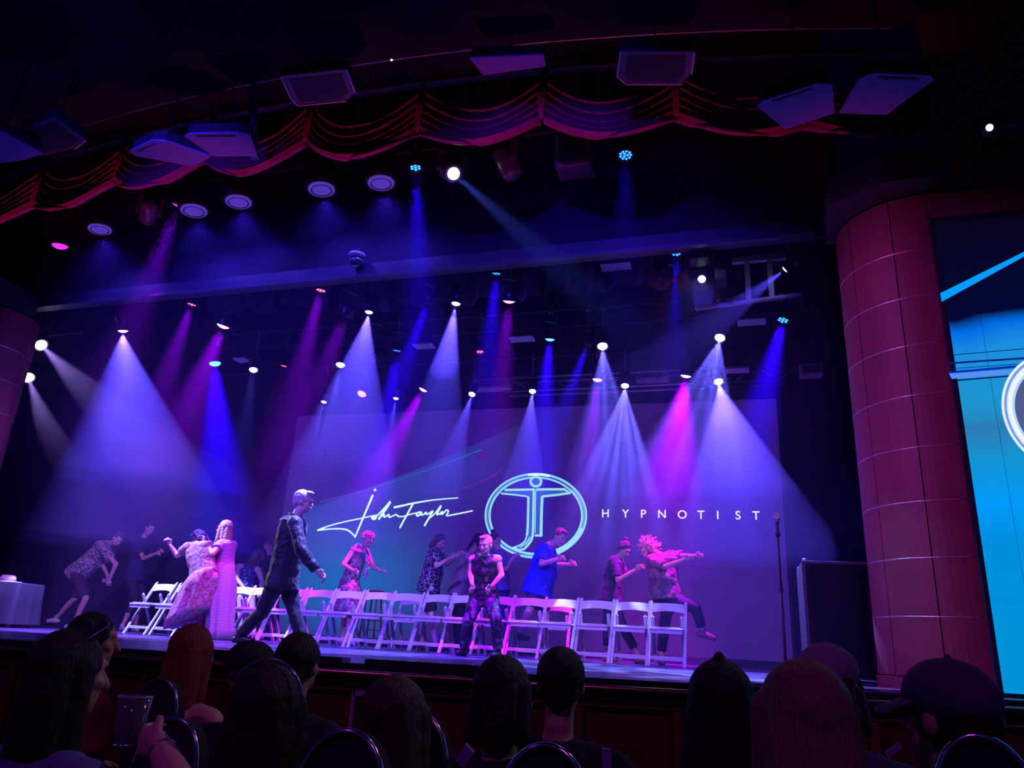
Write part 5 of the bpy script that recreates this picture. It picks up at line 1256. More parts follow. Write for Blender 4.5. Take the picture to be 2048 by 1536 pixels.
# --- woman in flowing printed dress, arm raised
M_print = pattern('warm_print', (0.25, 0.12, 0.12), (0.62, 0.34, 0.22), 16, 'noise', 0.5, third=(0.2, 0.25, 0.5))
Y0 = 9.15
person(Y0, dict(hip=(409, 1156, 0), chest=(398, 1096, 0.02), head=(396, 1081, 0.2), sn=(376, 1095, -0.02), sf=(423, 1099, 0.1), en=(354, 1111, 0.05), wn=(341, 1091, -0.02), hn=(337, 1081, -0.02), ef=(430, 1114, 0.28), wf=(410, 1086, 0.35), hf=(404, 1078, 0.35), kn=(391, 1205, -0.05), an=(403, 1238, 0.25), kf=(385, 1210, 0.15), af=fl(372, Y0+0.2), an_d=(0.3, 0.6, -0.6)),
   'woman in a flowing warm-printed dress with one fist raised, back turned', (-0.1, 0.85, -0.5), SKIN2, lat=180, k=0.98, w=1.2, shirt=M_print, sleeve=0.5, dress=M_print, dress_hem=(376, 1238, 0.05), skirt_flare=1.35, hair='curly', hairmat=HD, shoe=mat('sandal', (0.4, 0.15, 0.12), 0.6), curl=1.2, seed=4, features=False, headup=V((0.1, 0.3, 1)))
# --- tall blonde woman
M_pale = pattern('pale_stripe', (0.22, 0.18, 0.24), (0.52, 0.46, 0.52), 16, 'wave', 0.5)
Y0 = 9.45
person(Y0, dict(hip=(448, 1140, 0), chest=(452, 1089, 0), head=(449, 1058, 0), sn=(440, 1091, -0.15), sf=(464, 1092, 0.14), en=(425, 1108, -0.32), wn=(411, 1085, -0.3), hn=(406, 1076, -0.28), ef=(428, 1098, 0.1), wf=(416, 1082, 0.0), hf=(410, 1074, 0.0), kn=(442, 1215, -0.08), an=fl(436, Y0-0.1), kf=(450, 1215, 0.08), af=fl(446, Y0+0.1)),
   'tall woman with long blonde hair and long pale striped dress raising both hands', (-0.95, -0.2, -0.05), SKIN2, lat=-75, k=1.0, w=0.98, shirt=M_pale, sleeve=0.45, dress=M_pale, dress_hem=(438, 1281, 0), skirt_flare=1.0, hair='long', hairmat=HL, shoe=M_darkshoe, curl=0.7, seed=5)
# --- seated woman with long hair behind the row, and her neighbour
M_bfl = pattern('blue_floral', (0.02, 0.03, 0.12), (0.55, 0.55, 0.7), 22, 'dots', 0.30)
Y0 = 11.3
person(Y0, dict(hip=(490, 1184, 0), chest=(497, 1136, 0.05), head=(516, 1112, 0.05), sn=(478, 1133, -0.05), sf=(516, 1140, 0.05), en=(474, 1158, -0.15), wn=(490, 1178, -0.25), ef=(524, 1162, 0.1), wf=(520, 1182, 0.0), kn=(505, 1195, -0.42), an=fl(505, Y0-0.42), kf=(480, 1195, -0.42), af=fl(480, Y0-0.42)),
   'woman with long brown hair in a blue floral strap top, seated behind the suited man', (0.5, 0.8, -0.2), SKIN2, lat=178, k=0.95, shirt=M_bfl, strap=True, lower=M_navy, lowlen=1.0, hair='long', hairmat=HB, shoe=M_darkshoe, seed=6, features=False, vox=0.01)
person(11.9, dict(hip=(545, 1170, 0), chest=(541, 1118, 0), head=(538, 1092, 0), en=(524, 1140, -0.05), wn=(535, 1158, -0.2), ef=(556, 1140, 0.0), wf=(550, 1160, -0.2), kn=(550, 1205, -0.1), an=fl(548, 11.8), kf=(540, 1205, 0.0), af=fl(536, 11.9)),
   'person with tied-back hair whose face shows just behind the suited back', (-0.4, -0.9, -0.2), SKIN, lat=15, k=0.95, shirt=M_navy, sleeve=0.6, lower=M_blackc, lowlen=1.9, hair='bun', hairmat=HB, shoe=M_darkshoe, seed=7, vox=0.01)
# --- woman with lei
M_fd = pattern('floral_dress', (0.16, 0.10, 0.14), (0.55, 0.38, 0.42), 15, 'noise', 0.53)
Y0 = 10.95
lr, lj, la = person(Y0, dict(hip=(699, 1166, 0), chest=(720, 1102, 0), head=(735, 1081, -0.02), sn=(708, 1100, -0.13), sf=(732, 1103, 0.13), en=(687, 1129, -0.25), wn=(706, 1141, -0.3), hn=(717, 1146, -0.3), ef=(748, 1134, 0.05), wf=(760, 1141, -0.05), hf=(771, 1143, -0.05), kn=(700, 1225, -0.1), an=fl(697, Y0-0.1), kf=(690, 1225, 0.1), af=fl(684, Y0+0.1)),
   'woman in a sleeveless floral dress wearing a white flower lei, hands held forward', (0.72, -0.45, -0.5), SKIN2, lat=-62, k=0.96, w=1.05, shirt=M_fd, strap=True, dress=M_fd, dress_hem=(694, 1228, 0), skirt_flare=1.1, hair='curly', hairmat=HL, shoe=M_sneaker, curl=0.7, seed=8, headup=V((0.25, 0, 1)))
up, lv, fv, ch = la['up'], la['lv'], la['fv'], lj['chest']
M_flw = mat('lei_flower', (0.9, 0.88, 0.82), 0.8); pts = [ch-fv*0.07+up*0.07, ch+lv*0.1+up*0.075, ch+lv*0.11+fv*0.13-up*0.05, ch+lv*0.075+fv*0.19-up*0.2, ch+fv*0.2-up*0.34+V((0, 0, -0.02)), ch-lv*0.075+fv*0.19-up*0.2, ch-lv*0.11+fv*0.13-up*0.05, ch-lv*0.085+up*0.055, ch-fv*0.07+up*0.06]
rg = random.Random(4); fl0 = MB()
for q in range(5): a = q*2*math.pi/5; fl0.ball((0.02*math.cos(a), 0.02*math.sin(a), 0), (0.018, 0.018, 0.011), 8, 5)
proto = None; lei = empty('flower_lei', ch, 0, 'white flower garland hanging round the neck of the woman in floral dress', 'garland')
for i in range(44):
    t = i/44*(len(pts)-1); a = int(t); p = pts[a].lerp(pts[a+1], t-a)
    if proto is None: o = fl0.build('flower', M_flw, lei, True); proto = o
    else: o = link('flower', proto.data, lei)
    o.location = p-ch+V((rg.uniform(-0.01, 0.01), rg.uniform(-0.01, 0.01), rg.uniform(-0.01, 0.01))); o.rotation_euler = (rg.uniform(0, 3), rg.uniform(0, 3), 0)
MB().path([p for p in pts], 0.004, 6).build('string', M_flw, lei, True, world=True)
# --- woman in swirl blouse
M_sw = pattern('swirl_blouse', (0.015, 0.015, 0.03), (0.62, 0.6, 0.65), 15, 'cells', 0.04)
Y0 = 11.0
person(Y0, dict(hip=(858, 1172, 0), chest=(872, 1106, 0), head=(880, 1084, 0), en=(873, 1132, -0.3), wn=(902, 1115, -0.28), hn=(914, 1110, -0.28), ef=(893, 1128, 0.2), wf=(915, 1111, 0.1), hf=(925, 1105, 0.1), kn=(863, 1228, -0.1), an=fl(872, Y0-0.1), kf=(852, 1228, 0.1), af=fl(845, Y0+0.1)),
   'woman in a black blouse with white swirls and dark shorts, fists raised', (0.8, -0.3, -0.45), SKIN2, lat=-72, k=0.98, w=1.12, shirt=M_sw, sleeve=0.8, hem=0.06, lower=M_blackc, lowlen=0.9, hair='bob', hairmat=HB, shoe=M_darkshoe, curl=1.0, belly=0.03, seed=9, headup=V((0.15, 0, 1)))
# --- dark-haired woman in grey, bent behind tank-top woman
Y0 = 11.6
person(Y0, dict(hip=(917, 1180, 0), chest=(939, 1114, 0), head=(960, 1083, 0), en=(950, 1142, -0.25), wn=(962, 1160, -0.3), ef=(960, 1140, 0.2), wf=(975, 1155, 0.1), kn=(925, 1232, -0.1), an=fl(915, Y0-0.1), kf=(912, 1232, 0.1), af=fl(905, Y0+0.1)),
   'woman with a dark ponytail and loose grey shirt leaning behind the tank-topped woman', (0.75, 0.5, -0.3), SKIN, lat=-75, k=0.98, w=1.1, shirt=mat('loose_grey', (0.4, 0.36, 0.4), 0.85), sleeve=0.8, hem=0.05, lower=M_blackc, lowlen=1.9, hair='pony', hairmat=HD, shoe=M_darkshoe, seed=10, vox=0.01, features=False)
# --- person behind, facing the far hand
Y0 = 11.35
person(Y0, dict(hip=(1003, 1178, 0), chest=(998, 1108, 0), head=(991, 1081, 0), sn=(1003, 1110, -0.12), sf=(992, 1108, 0.14), en=(1012, 1138, -0.2), wn=(1026, 1116, -0.2), hn=(1036, 1110, -0.2), ef=(1008, 1132, 0.15), wf=(1024, 1118, 0.1), hf=(1034, 1112, 0.1), kn=(1004, 1228, -0.1), an=fl(1005, Y0-0.1), kf=(998, 1228, 0.1), af=fl(996, Y0+0.1)),
   'person with slicked dark hair and violet top behind the shoulder of the tank-topped woman', (0.85, -0.35, -0.2), SKIN, lat=-75, k=0.97, shirt=mat('violet_top', (0.10, 0.08, 0.28), 0.8), sleeve=0.9, lower=M_navy, lowlen=1.9, hair='bun', hairmat=HD, shoe=M_darkshoe, seed=11, vox=0.01)
# --- woman in dark tank top, knees bent
Y0 = 9.25
M_tank = pattern('tank_print', (0.015, 0.014, 0.025), (0.12, 0.10, 0.13), 7, 'noise', 0.6, third=(0.3, 0.06, 0.1))
tr, tj, ta = person(Y0, dict(hip=(968, 1194, 0.1), chest=(970, 1120, 0.0), head=(971, 1090, -0.08), sn=(946, 1119, 0), sf=(995, 1119, 0), en=(941, 1147, 0.0), wn=(944, 1168, -0.22), hn=(948, 1178, -0.26), ef=(1003, 1150, 0.02), wf=(984, 1172, -0.25), hf=(974, 1179, -0.3), kn=(936, 1243, -0.14), an=fl(928, Y0-0.02), kf=(991, 1238, -0.16), af=fl(997, Y0-0.05)),
   'woman in a dark tank top and printed leggings crouching in front of the chairs', (-0.12, -0.93, -0.28), SKIN2, lat=180, k=0.98, w=1.02, shirt=M_tank, strap=True, hem=0.05, lower=pattern('leggings', (0.03, 0.02, 0.05), (0.16, 0.09, 0.16), 9, 'noise', 0.55), lowlen=1.95, hair='short', hairmat=HR, shoe=M_darkshoe, curl=1.0, vox=0.0075, seed=12, foot_dir=(-0.15, -1, 0), headup=V((0, -0.15, 1)))
# --- blue-shirted man
Y0 = 10.95
br, bj, ba = person(Y0, dict(hip=(1077, 1172, 0), chest=(1093, 1098, 0), head=(1119, 1075, -0.03), sn=(1086, 1097, -0.2), sf=(1098, 1098, 0.2), en=(1083, 1128, -0.28), wn=(1113, 1119, -0.32), hn=(1128, 1115, -0.32), ef=(1114, 1130, 0.2), wf=(1136, 1129, 0.1), hf=(1147, 1127, 0.1), kn=(1058, 1222, -0.22), an=(1040, 1268, 0.05), kf=(1091, 1232, 0.12), af=fl(1091, Y0+0.15)),
   'man in a bright blue tee and dark shorts, head bowed and fists forward', (0.78, -0.4, -0.5), SKIN2, lat=-75, k=1.06, w=1.25, shirt=mat('bright_blue_tee', (0.005, 0.02, 0.62), 0.8), sleeve=0.75, hem=0.09, lower=M_blackc, lowlen=0.85, hair='short', hairmat=HB, shoe=M_darkshoe, curl=1.0, belly=0.06, seed=13, headup=V((0.35, 0, 1)))
up, lv, fv, ch = ba['up'], ba['lv'], ba['fv'], bj['chest']
MB().path([ch+up*0.06+lv*0.06, ch+up*0.02+fv*0.125+lv*0.05, ch-up*0.2+fv*0.2, ch-up*0.3+fv*0.19], 0.006, 6).build('lanyard', mat('lanyard_pale', (0.45, 0.5, 0.75), 0.6), br, True, world=True)
# --- person in dark tee with pink scarf
Y0 = 11.05
dr, dj, da = person(Y0, dict(hip=(1222, 1186, 0), chest=(1231, 1124, 0), head=(1248, 1099, -0.02), sn=(1226, 1124, -0.15), sf=(1236, 1122, 0.15), en=(1236, 1161, -0.28), wn=(1270, 1141, -0.3), hn=(1282, 1134, -0.3), ef=(1250, 1152, 0.15), wf=(1274, 1139, 0.05), hf=(1284, 1132, 0.05), kn=(1240, 1240, -0.12), an=fl(1278, Y0-0.05), kf=(1216, 1238, 0.1), af=fl(1215, Y0+0.1)),
   'person in a dark tee with a pink scarf and hair in a topknot, looking down', (0.72, -0.4, -0.6), SKIN2, lat=-75, k=0.97, w=1.12, shirt=mat('dark_violet_tee', (0.035, 0.028, 0.06), 0.85), sleeve=0.85, hem=0.08, lower=M_navy, lowlen=1.75, hair='bun', hairmat=HD, shoe=mat('pink_sandal', (0.45, 0.2, 0.2), 0.6), curl=0.8, seed=14, headup=V((0.3, 0, 1)))
up, lv, fv, ch = da['up'], da['lv'], da['fv'], dj['chest']
MB().path([ch+up*0.06-fv*0.06, ch+up*0.055+lv*0.07, ch-up*0.02+fv*0.12+lv*0.07, ch-up*0.2+fv*0.16+lv*0.05], [0.02, 0.022, 0.02, 0.014], 8).build('scarf', mat('pink_scarf', (0.7, 0.12, 0.3), 0.8), dr, True, world=True)
# --- curly pink-lit person kicking one leg up
Y0 = 11.0
person(Y0, dict(hip=(1329, 1183, 0), chest=(1324, 1118, 0), head=(1299, 1093, -0.02), sn=(1303, 1119, -0.1), sf=(1344, 1112, 0.1), en=(1330, 1134, -0.22), wn=(1367, 1120, -0.3), hn=(1380, 1116, -0.3), ef=(1366, 1112, 0.0), wf=(1388, 1112, -0.1), hf=(1400, 1112, -0.1), kn=(1391, 1216, -0.12), an=(1405, 1262, -0.05), an_d=(0.95, -0.15, -0.18), kf=(1330, 1238, 0.1), af=fl(1322, Y0+0.1)),
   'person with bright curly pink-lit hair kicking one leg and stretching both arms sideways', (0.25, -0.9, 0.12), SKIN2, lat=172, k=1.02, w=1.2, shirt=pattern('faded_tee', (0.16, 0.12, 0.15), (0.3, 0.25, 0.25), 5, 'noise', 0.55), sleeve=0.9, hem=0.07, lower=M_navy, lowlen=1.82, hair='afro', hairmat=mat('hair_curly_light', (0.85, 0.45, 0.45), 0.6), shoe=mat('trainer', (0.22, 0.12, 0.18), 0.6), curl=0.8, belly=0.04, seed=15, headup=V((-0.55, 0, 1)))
# ================================================================== audience seen from behind
A_hair = mat('audience_hair_dark', (0.02, 0.014, 0.014), 0.6, build=strands); A_brown = mat('audience_hair_brown', (0.06, 0.03, 0.02), 0.6, build=strands); A_red = mat('audience_hair_red', (0.28, 0.05, 0.03), 0.55, build=strands); A_blonde = mat('audience_hair_blonde', (0.30, 0.2, 0.12), 0.6, build=strands)
A_cloth = mat('audience_dark_cloth', (0.02, 0.018, 0.025), 0.9)
def audience(px, py, Y, label, hair='short', hairmat=A_hair, cloth=A_cloth, face=(0, 1, 0), k=1.0, wide=1.0, skin=SKIN, cap_mat=None, cap_dir=None, lean=0.0, hair_len=0.35, strapless=False, arms=True, seed=0):
    c = at(px, py, Y); f = V(face).normalized(); u = V((lean, 0.05, 1)).normalized()
    root = empty('person', V((c.x, c.y, 0)), 0, label, 'person', None)
    lv = V((1, -0.1, 0)).normalized(); lv = f.cross(V((0, 0, 1))).lerp(V((1, 0, 0)), 0.5).normalized(); fv = V((0, 0, 1)).cross(lv)
    ch = c-V((lean*0.25, 0.03, 0.265*k)); hip = V((ch.x, ch.y-0.06, max(0.33, ch.z-0.42*k)))
    b = MB()
    loft(b, [(hip-V((0, 0, 0.1)), lv, fv, 0.16*wide, 0.13*wide), (hip, lv, fv, 0.175*wide, 0.14*wide), (hip.lerp(ch, 0.5), lv, fv, 0.155*wide, 0.12*wide), (ch, lv, fv, 0.18*wide, 0.11*wide), (ch+V((0, 0, 0.06)), lv, fv, 0.11, 0.08), (ch+V((0, 0, 0.09)), lv, fv, 0.055, 0.055)])
    sh = []
    for s in (-1, 1):
        a = ch+lv*(s*0.175*wide*k)+V((0, 0, -0.005)); cap(b, a, ch+V((0, 0, 0.035)), 0.062*k, 0.055*k); e = a+V((s*0.05, 0.04, -0.27*k)); w_ = e+V((-s*0.05, 0.24, -0.02)); sh.append((a, e, w_))
        if arms: cap(b, a, e, 0.05*k, 0.042*k); cap(b, e, w_, 0.042*k, 0.03*k); hand(b, w_, V((-s*0.2, 1, -0.1)), V((0, 0, -1)), V((-s, 0, 0.2)), 0.35, k)
        h0 = hip+lv*(s*0.09); kn = V((h0.x, h0.y+0.42, max(0.36, hip.z+0.0))); an = V((kn.x, kn.y+0.05, 0.08))
        cap(b, h0, kn, 0.085*wide, 0.06); cap(b, kn, an, 0.058, 0.04); cap(b, an+V((0, -0.03, -0.04)), an+V((0, 0.16, -0.045)), 0.035, 0.03)
    cap(b, ch+V((0, 0, 0.04)), c-u*0.04, 0.056*k, 0.052*k)
    head(root, c, f, u, skin, hair=None, hairmat=hairmat, s=k, body=b, features=False)
    o = b.build('body', skin, root, True, world=True); remesh(o, 0.009, 2)
    m = MB(); g = 0.015
    loft(m, [(hip-V((0, 0, 0.1)), lv, fv, 0.17*wide+g, 0.14*wide+g), (hip.lerp(ch, 0.5), lv, fv, 0.165*wide+g, 0.13*wide+g), (ch-V((0, 0, 0.07)), lv, fv, 0.182*wide+g, 0.115*wide+g)]+([] if strapless else [(ch+V((0, 0, 0.0)), lv, fv, 0.185*wide+g, 0.112*wide+g), (ch+V((0, 0, 0.062)), lv, fv, 0.11+g, 0.08+g), (ch+V((0, 0, 0.085)), lv, fv, 0.072, 0.07)]))
    if not strapless:
        for a, e, w_ in sh: cap(m, a, ch+V((0, 0, 0.035)), 0.062*k+g, 0.055*k+g); m.ball(a, 0.055*k+g, 12, 8); m.path([a, a.lerp(e, 0.6)], [0.055*k+g, 0.056*k+g], 14)
    o = m.build('shirt', cloth, root, True, world=True); remesh(o, 0.01, 2); wrinkle(o, 0.015, 0.09)
    m = MB()
    for s in (-1, 1):
        h0 = hip+lv*(s*0.09); kn = V((h0.x, h0.y+0.42, max(0.36, hip.z))); an = V((kn.x, kn.y+0.05, 0.1)); cap(m, h0, kn, 0.095*wide, 0.07); m.path([kn, an], [0.068, 0.055], 12); m.ball(kn, 0.068, 10, 8)
    loft(m, [(hip-V((0, 0, 0.12)), lv, fv, 0.165*wide+g, 0.14*wide+g), (hip-V((0, 0, 0.03)), lv, fv, 0.175*wide+g, 0.145*wide+g)])
    o = m.build('trousers', A_cloth, root, True, world=True); remesh(o, 0.012, 2)
    f = f; u2 = (u-f*u.dot(f)).normalized(); sd = f.cross(u2); M3 = Matrix((sd, f, u2)).transposed().to_4x4()
    def L(x, y, z): return c+sd*(x*k)+f*(y*k)+u2*(z*k)
    h = MB(); rg = random.Random(seed)
    if hair:
        if cap_mat: h.ball(L(0, -0.022, 0.0), (0.083*k, 0.095*k, 0.085*k), 20, 12, M3)
        else: h.ball(L(0, -0.022, 0.032), (0.089*k, 0.103*k, 0.1*k), 20, 12, M3)
        if hair == 'short': h.ball(L(0, -0.07, -0.02), (0.072*k, 0.042*k, 0.065*k), 14, 8, M3)
        if hair in ('long', 'wavy', 'bob'):
            ln = 0.14 if hair == 'bob' else hair_len; wd = 0.11 if hair == 'wavy' else 0.098
            loft(h, [(L(0, -0.03, 0.04 if not cap_mat else -0.02), sd, f, 0.09*k if not cap_mat else 0.08*k, 0.085*k), (L(0, -0.05, -0.06), sd, f, 0.1*k, 0.075*k), (L(0, -0.065, -ln*0.6), sd, f, wd*1.08*k, 0.062*k), (L(0, -0.075, -ln), sd, f, wd*k, 0.045*k)], 24, 0.02 if hair == 'wavy' else 0.0, 7, seed)
            for s in (-1, 1): cap(h, L(s*0.07, 0.0, 0.03 if not cap_mat else -0.03), L(s*0.092, -0.02, -ln*0.8), 0.036*k, 0.03*k)
            for q in range(26):                 # loose strands
                a = rg.uniform(-1.2, 1.2); x = math.sin(a)*0.1; y = -0.03-math.cos(a)*0.06
                L0 = rg.uniform(0.3, 1.0)*ln; cap(h, L(x*0.9, y, 0.02), L(x*1.08+rg.uniform(-0.015, 0.015), y-0.02, -L0), 0.012*k, 0.006*k, 6)
        if hair == 'topknot':
            h.ball(L(0, -0.03, 0.13), (0.018*k, 0.018*k, 0.02*k), 10, 8, M3); loft(h, [(L(0, -0.03, 0.02), sd, f, 0.09*k, 0.09*k), (L(0, -0.06, -0.15), sd, f, 0.105*k, 0.065*k), (L(0, -0.07, -0.36), sd, f, 0.1*k, 0.045*k)])
        o = h.build('hair', hairmat, root, True, world=True); remesh(o, 0.007, 2); wrinkle(o, 0.006, 0.035)
    if cap_mat:
        m = MB(); cd = V(cap_dir).normalized()
        m.ball(L(0, -0.01, 0.045), (0.093*k, 0.106*k, 0.086*k), 24, 14, M3)
        o = m.build('cap_crown', cap_mat, root, True, world=True)
        pts = []; side_ = cd.cross(V((0, 0, 1))).normalized(); c0 = L(0, -0.005, 0.035)
        n = 12; vs_l = []; fs = []
        for i in range(n+1):
            a = -1.15+2.3*i/n
            p = c0+cd*(0.098*math.cos(a)*k)+side_*(0.088*math.sin(a)*k); q = c0+cd*((0.085+0.085*math.cos(a*1.05))*k)+side_*(0.084*math.sin(a)*k)+V((0, 0, -0.03-0.01*abs(math.sin(a))))
            vs_l += [p, q, q+V((0, 0, -0.006)), p+V((0, 0, -0.006))]
        for i in range(n):
            for j in range(4): a_ = i*4+j; b_ = i*4+(j+1) % 4; fs.append((a_, b_, b_+4, a_+4))
        fs += [(0, 3, 2, 1), (n*4, n*4+1, n*4+2, n*4+3)]
        MB().add(vs_l, fs).build('cap_brim', cap_mat, root, True, world=True)
        MB().ball(L(0, -0.01, 0.1325), 0.007*k, 8, 6).build('cap_button', cap_mat, root, True, world=True)
    return root, c, L
A_pink = mat('audience_pink_shirt', (0.35, 0.03, 0.08), 0.85); A_blue = mat('audience_blue_shirt', (0.12, 0.14, 0.36), 0.8)
big, bc, bL = audience(140, 1352, 1.95, 'woman with long dark hair and sunglasses pushed up, holding a cup near the aisle', 'long', A_hair, A_blue, face=(0.33, 0.94, 0.02), k=1.04, hair_len=0.5, arms=False, seed=1)
g = MB()
for s in (-1, 1):
    g.path([bL(s*0.045+0.032*math.cos(a), 0.045, 0.135+0.022*math.sin(a)) for a in [2*math.pi*i/14 for i in range(15)]], 0.003, 6)
    g.path([bL(s*0.078, 0.042, 0.14), bL(s*0.112, -0.03, 0.1), bL(s*0.105, -0.09, 0.06)], 0.003, 6)
g.path([bL(-0.015, 0.05, 0.142), bL(0.015, 0.05, 0.142)], 0.003, 6)
gl = empty('sunglasses', bL(0, 0.075, 0.118), 0, 'sunglasses pushed up on the dark hair of the woman with the cup', 'glasses')
g.build('frame', mat('shiny_frame', (0.25, 0.22, 0.35), 0.15, 0.6), gl, True, world=True)
for s in (-1, 1):
    MB().prism([bL(s*0.045+0.03*math.cos(a), 0.0445, 0.135+0.02*math.sin(a)) for a in [2*math.pi*i/14 for i in range(14)]], bL(0, 0.001, 0)-bL(0, 0, 0)).build('lens', mat('shade_lens', (0.03, 0.03, 0.06), 0.05), gl, world=True)
# her raised forearm with a plastic cup
cp = at(262, 1440, 1.75); wr = at(318, 1490, 1.68); el = at(372, 1600, 1.6)
arm = MB(); cap(arm, at(300, 1700, 1.75), el, 0.05, 0.045); cap(arm, el, wr, 0.044, 0.029)
hd_ = (cp+V((0.03, -0.02, -0.035))-wr)
hand(arm, wr, hd_, V((-0.7, 0.7, 0)), V((-0.2, 0.1, 1)), 0.62, 0.95)
o = arm.build('raised_arm', SKIN2, big, True, world=True); remesh(o, 0.006, 2)
MB().lathe([(0.031, -0.004), (0.033, 0.0), (0.031, 0.004)], 18, Matrix.Translation(wr+(el-wr)*0.12) @ (el-wr).to_track_quat('Z', 'Y').to_matrix().to_4x4(), caps=False).build('bracelet', M_steel, big, True, world=True)
cu = empty('plastic_cup', cp-V((0, 0, 0.06)), 0, 'clear plastic cup held up by the long-haired woman', 'cup')
Mc = mat('clear_plastic', (0.75, 0.75, 0.85), 0.08, trans=0.85)
MB().lathe([(0.0, 0.0), (0.031, 0.0), (0.033, 0.004), (0.042, 0.115), (0.040, 0.115), (0.031, 0.007), (0.0, 0.006)], 28, caps=False).build('wall', Mc, cu, True)
MB().lathe([(0.041, 0.113), (0.0435, 0.116), (0.041, 0.119)], 28, caps=False).build('rim', mat('cup_rim', (0.6, 0.55, 0.7), 0.15), cu, True)
MB().lathe([(0.0, 0.009), (0.0305, 0.009), (0.037, 0.075), (0.0, 0.075)], 24, caps=False).build('drink', mat('dark_drink', (0.08, 0.02, 0.02), 0.1), cu, True)
audience(187, 1284, 2.95, 'dark-haired spectator in a pink shirt just past the woman with sunglasses', 'short', A_hair, A_pink, face=(0.75, 0.66, 0), wide=1.1, seed=2)
audience(386, 1308, 3.05, 'spectator with smooth red hair and bare shoulders', 'long', A_red, A_cloth, face=(0.1, 1, 0), hair_len=0.34, strapless=True, seed=3)
audience(500, 1350, 2.75, 'spectator in a backwards dark cap in the row behind the red-haired one', None, A_hair, A_cloth, face=(0.1, 1, 0), cap_mat=mat('dark_cap', (0.015, 0.015, 0.03), 0.8), cap_dir=(0.5, -0.8, 0), seed=4)
audience(598, 1330, 2.95, 'round-headed dark-haired spectator nearest the low floor box', 'short', A_hair, A_cloth, face=(0.0, 1, 0), wide=1.1, seed=5)
a6, c6, L6 = audience(537, 1432, 1.9, 'spectator with bulky dark hair and a thin shiny hairband', 'long', A_hair, A_cloth, face=(-0.05, 1, 0), hair_len=0.4, seed=6)
MB().path([L6(0.108*math.cos(t), -0.03, 0.03+0.112*math.sin(t)) for t in [0.15+2.85*i/16 for i in range(17)]], 0.004, 6).build('hairband', mat('shiny_band', (0.35, 0.33, 0.5), 0.15, 0.7), a6, True, world=True)
audience(790, 1452, 2.0, 'spectator with wavy brown hair below the wooden stage front', 'wavy', A_brown, A_cloth, face=(0.05, 1, 0), k=0.98, hair_len=0.38, seed=7)
audience(1011, 1394, 2.55, 'spectator with a smooth dark bob, glasses arm showing', 'bob', A_hair, A_cloth, face=(0.45, 0.9, 0), seed=8, wide=1.05)
audience(1122, 1368, 2.85, 'close-cropped spectator beside the one with a dark bob', 'short', A_hair, A_cloth, face=(-0.1, 1, 0), seed=9, wide=1.15)
audience(1444, 1418, 2.3, 'spectator with long black hair and a small topknot', 'topknot', A_hair, A_cloth, face=(0.05, 1, 0), seed=10)
audience(1607, 1452, 1.85, 'spectator with light brown hair, largest head toward the column', 'long', A_blonde, A_cloth, face=(-0.25, 0.97, 0), k=1.05, hair_len=0.36, seed=11, wide=1.05)
audience(1660, 1372, 2.75, 'spectator in a pale cap seen past the light brown hair', 'bob', A_brown, mat('audience_blue_grey', (0.08, 0.09, 0.16), 0.85), face=(0.4, 0.9, 0), cap_mat=mat('pale_cap', (0.35, 0.32, 0.38), 0.85), cap_dir=(0.35, 0.93, 0), seed=12)
audience(1897, 1438, 2.05, 'man in a grey-violet peaked cap turned toward the stage', 'short', A_hair, A_cloth, face=(-0.72, 0.7, 0.02), cap_mat=mat('violet_cap', (0.10, 0.08, 0.16), 0.85), cap_dir=(-0.8, 0.6, 0.05), k=1.0, wide=1.15, seed=13)
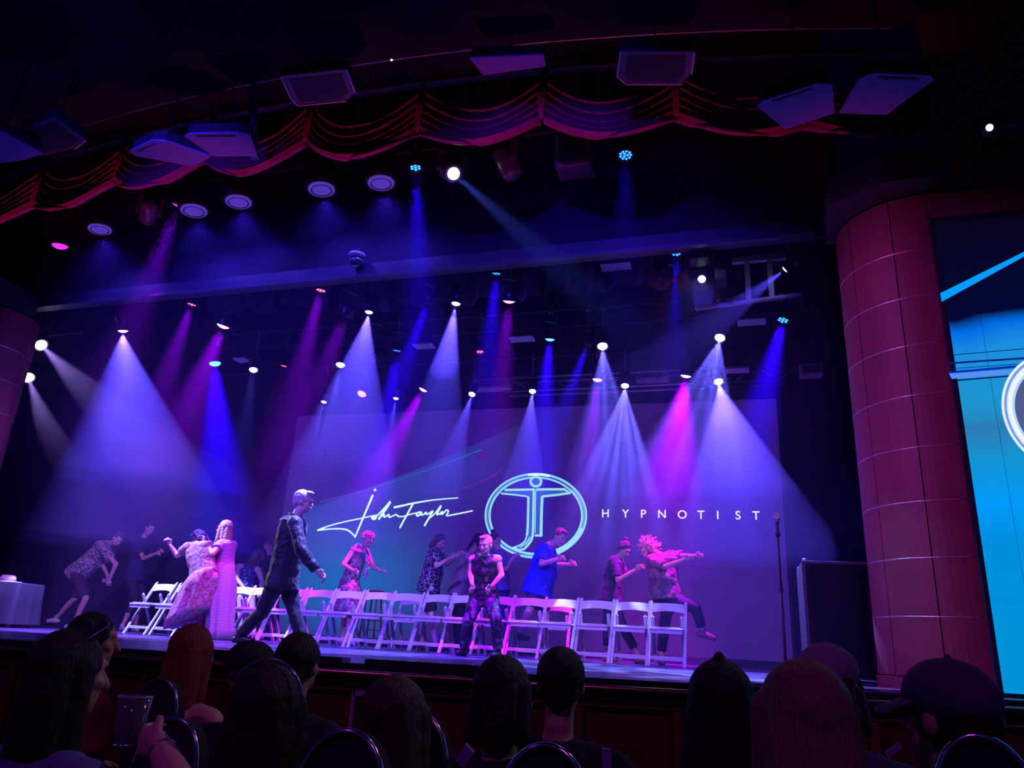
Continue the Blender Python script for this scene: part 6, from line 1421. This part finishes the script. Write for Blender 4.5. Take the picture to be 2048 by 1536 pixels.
# hall chairs: dark upholstered backs with a bright metal rim
M_up = mat('hall_chair_fabric', (0.02, 0.012, 0.03), 0.9); M_rim = mat('hall_chair_rim', (0.6, 0.58, 0.7), 0.18, 1.0)
def hall_chair(px, py, Y, wpx, label, rz=0.0):
    t = at(px, py, Y); w_ = wpx*(t-EYE).dot(_fw)/F_PX/2
    r = empty('hall_chair', V((t.x, t.y, 0)), rz, label, 'chair', 'upholstered hall chairs')
    h = t.z
    arc = [V((w_*math.sin(a), 0.02*math.cos(a), h-0.17+0.17*(math.cos(a)**0.8 if math.cos(a) > 0 else 0))) for a in [-1.5+3.0*i/18 for i in range(19)]]
    MB().prism([V((-w_, -0.0, h-0.55))]+arc+[V((w_, -0.0, h-0.55))], (0, 0.05, 0)).build('backrest', M_up, r)
    MB().path([p+V((0, -0.005, 0.006)) for p in arc], 0.007, 8).build('rim', M_rim, r, True)
    zs_ = max(0.2, h-0.62)
    o = MB().box((-w_, 0.0, zs_-0.08), (w_, 0.46, zs_)).build('seat', M_up, r); mod(o, 'BEVEL', width=0.02, segments=2)
    for x in (-w_+0.03, w_-0.03):
        for y in (0.03, 0.43): MB().tube((x, y, 0), (x, y, zs_-0.07), 0.012, n=8).build('leg', M_rim, r, True)
        MB().tube((x, 0.0, zs_-0.05), (x, 0.0, h-0.5), 0.012, n=8).build('upright', M_rim, r, True)
hall_chair(690, 1470, 1.55, 200, 'dark hall chair with bright curved rim between the bulky and the wavy hair')
hall_chair(1090, 1500, 1.5, 200, 'dark hall chair with bright curved rim below the smooth bob')
hall_chair(805, 1418, 2.14, 205, 'dark hall chair behind the wavy-haired spectator, rim showing at its shoulder')
hall_chair(345, 1443, 2.0, 150, 'dark hall chair with short bright rim by the plastic cup')
hall_chair(318, 1362, 2.75, 110, 'dark hall chair with short bright rim in front of the pink shirt')
hall_chair(1960, 1480, 1.85, 190, 'dark hall chair with bright rim behind the man in the peaked cap')
# pale cards held up between the seats
for px, py, Y, w_, h_, tilt, lab in ((930, 1512, 2.1, 0.03, 0.055, -35, 'pale violet card edge held up below the dark bob'), (1214, 1516, 2.3, 0.022, 0.05, 3, 'small pale violet card standing below the close-cropped spectator'), (1788, 1500, 2.0, 0.012, 0.04, -50, 'bright sliver of a phone beside the man in the peaked cap')):
    p = at(px, py, Y); r = empty('card', p, 0, lab, 'card'); r.rotation_euler = (R(12), R(-tilt), 0)
    MB().box((-w_/2, -0.003, -h_/2), (w_/2, 0.003, h_/2)).build('sheet', mat('pale_card', (0.4, 0.3, 0.75), 0.5, emit=(0.15, 0.06, 0.6), estr=0.0), r)
    MB().box((-w_/2-0.001, -0.0036, -h_/2-0.001), (-w_/2+0.002, 0.0036, h_/2+0.001)).build('edge', M_lightgrey, r)
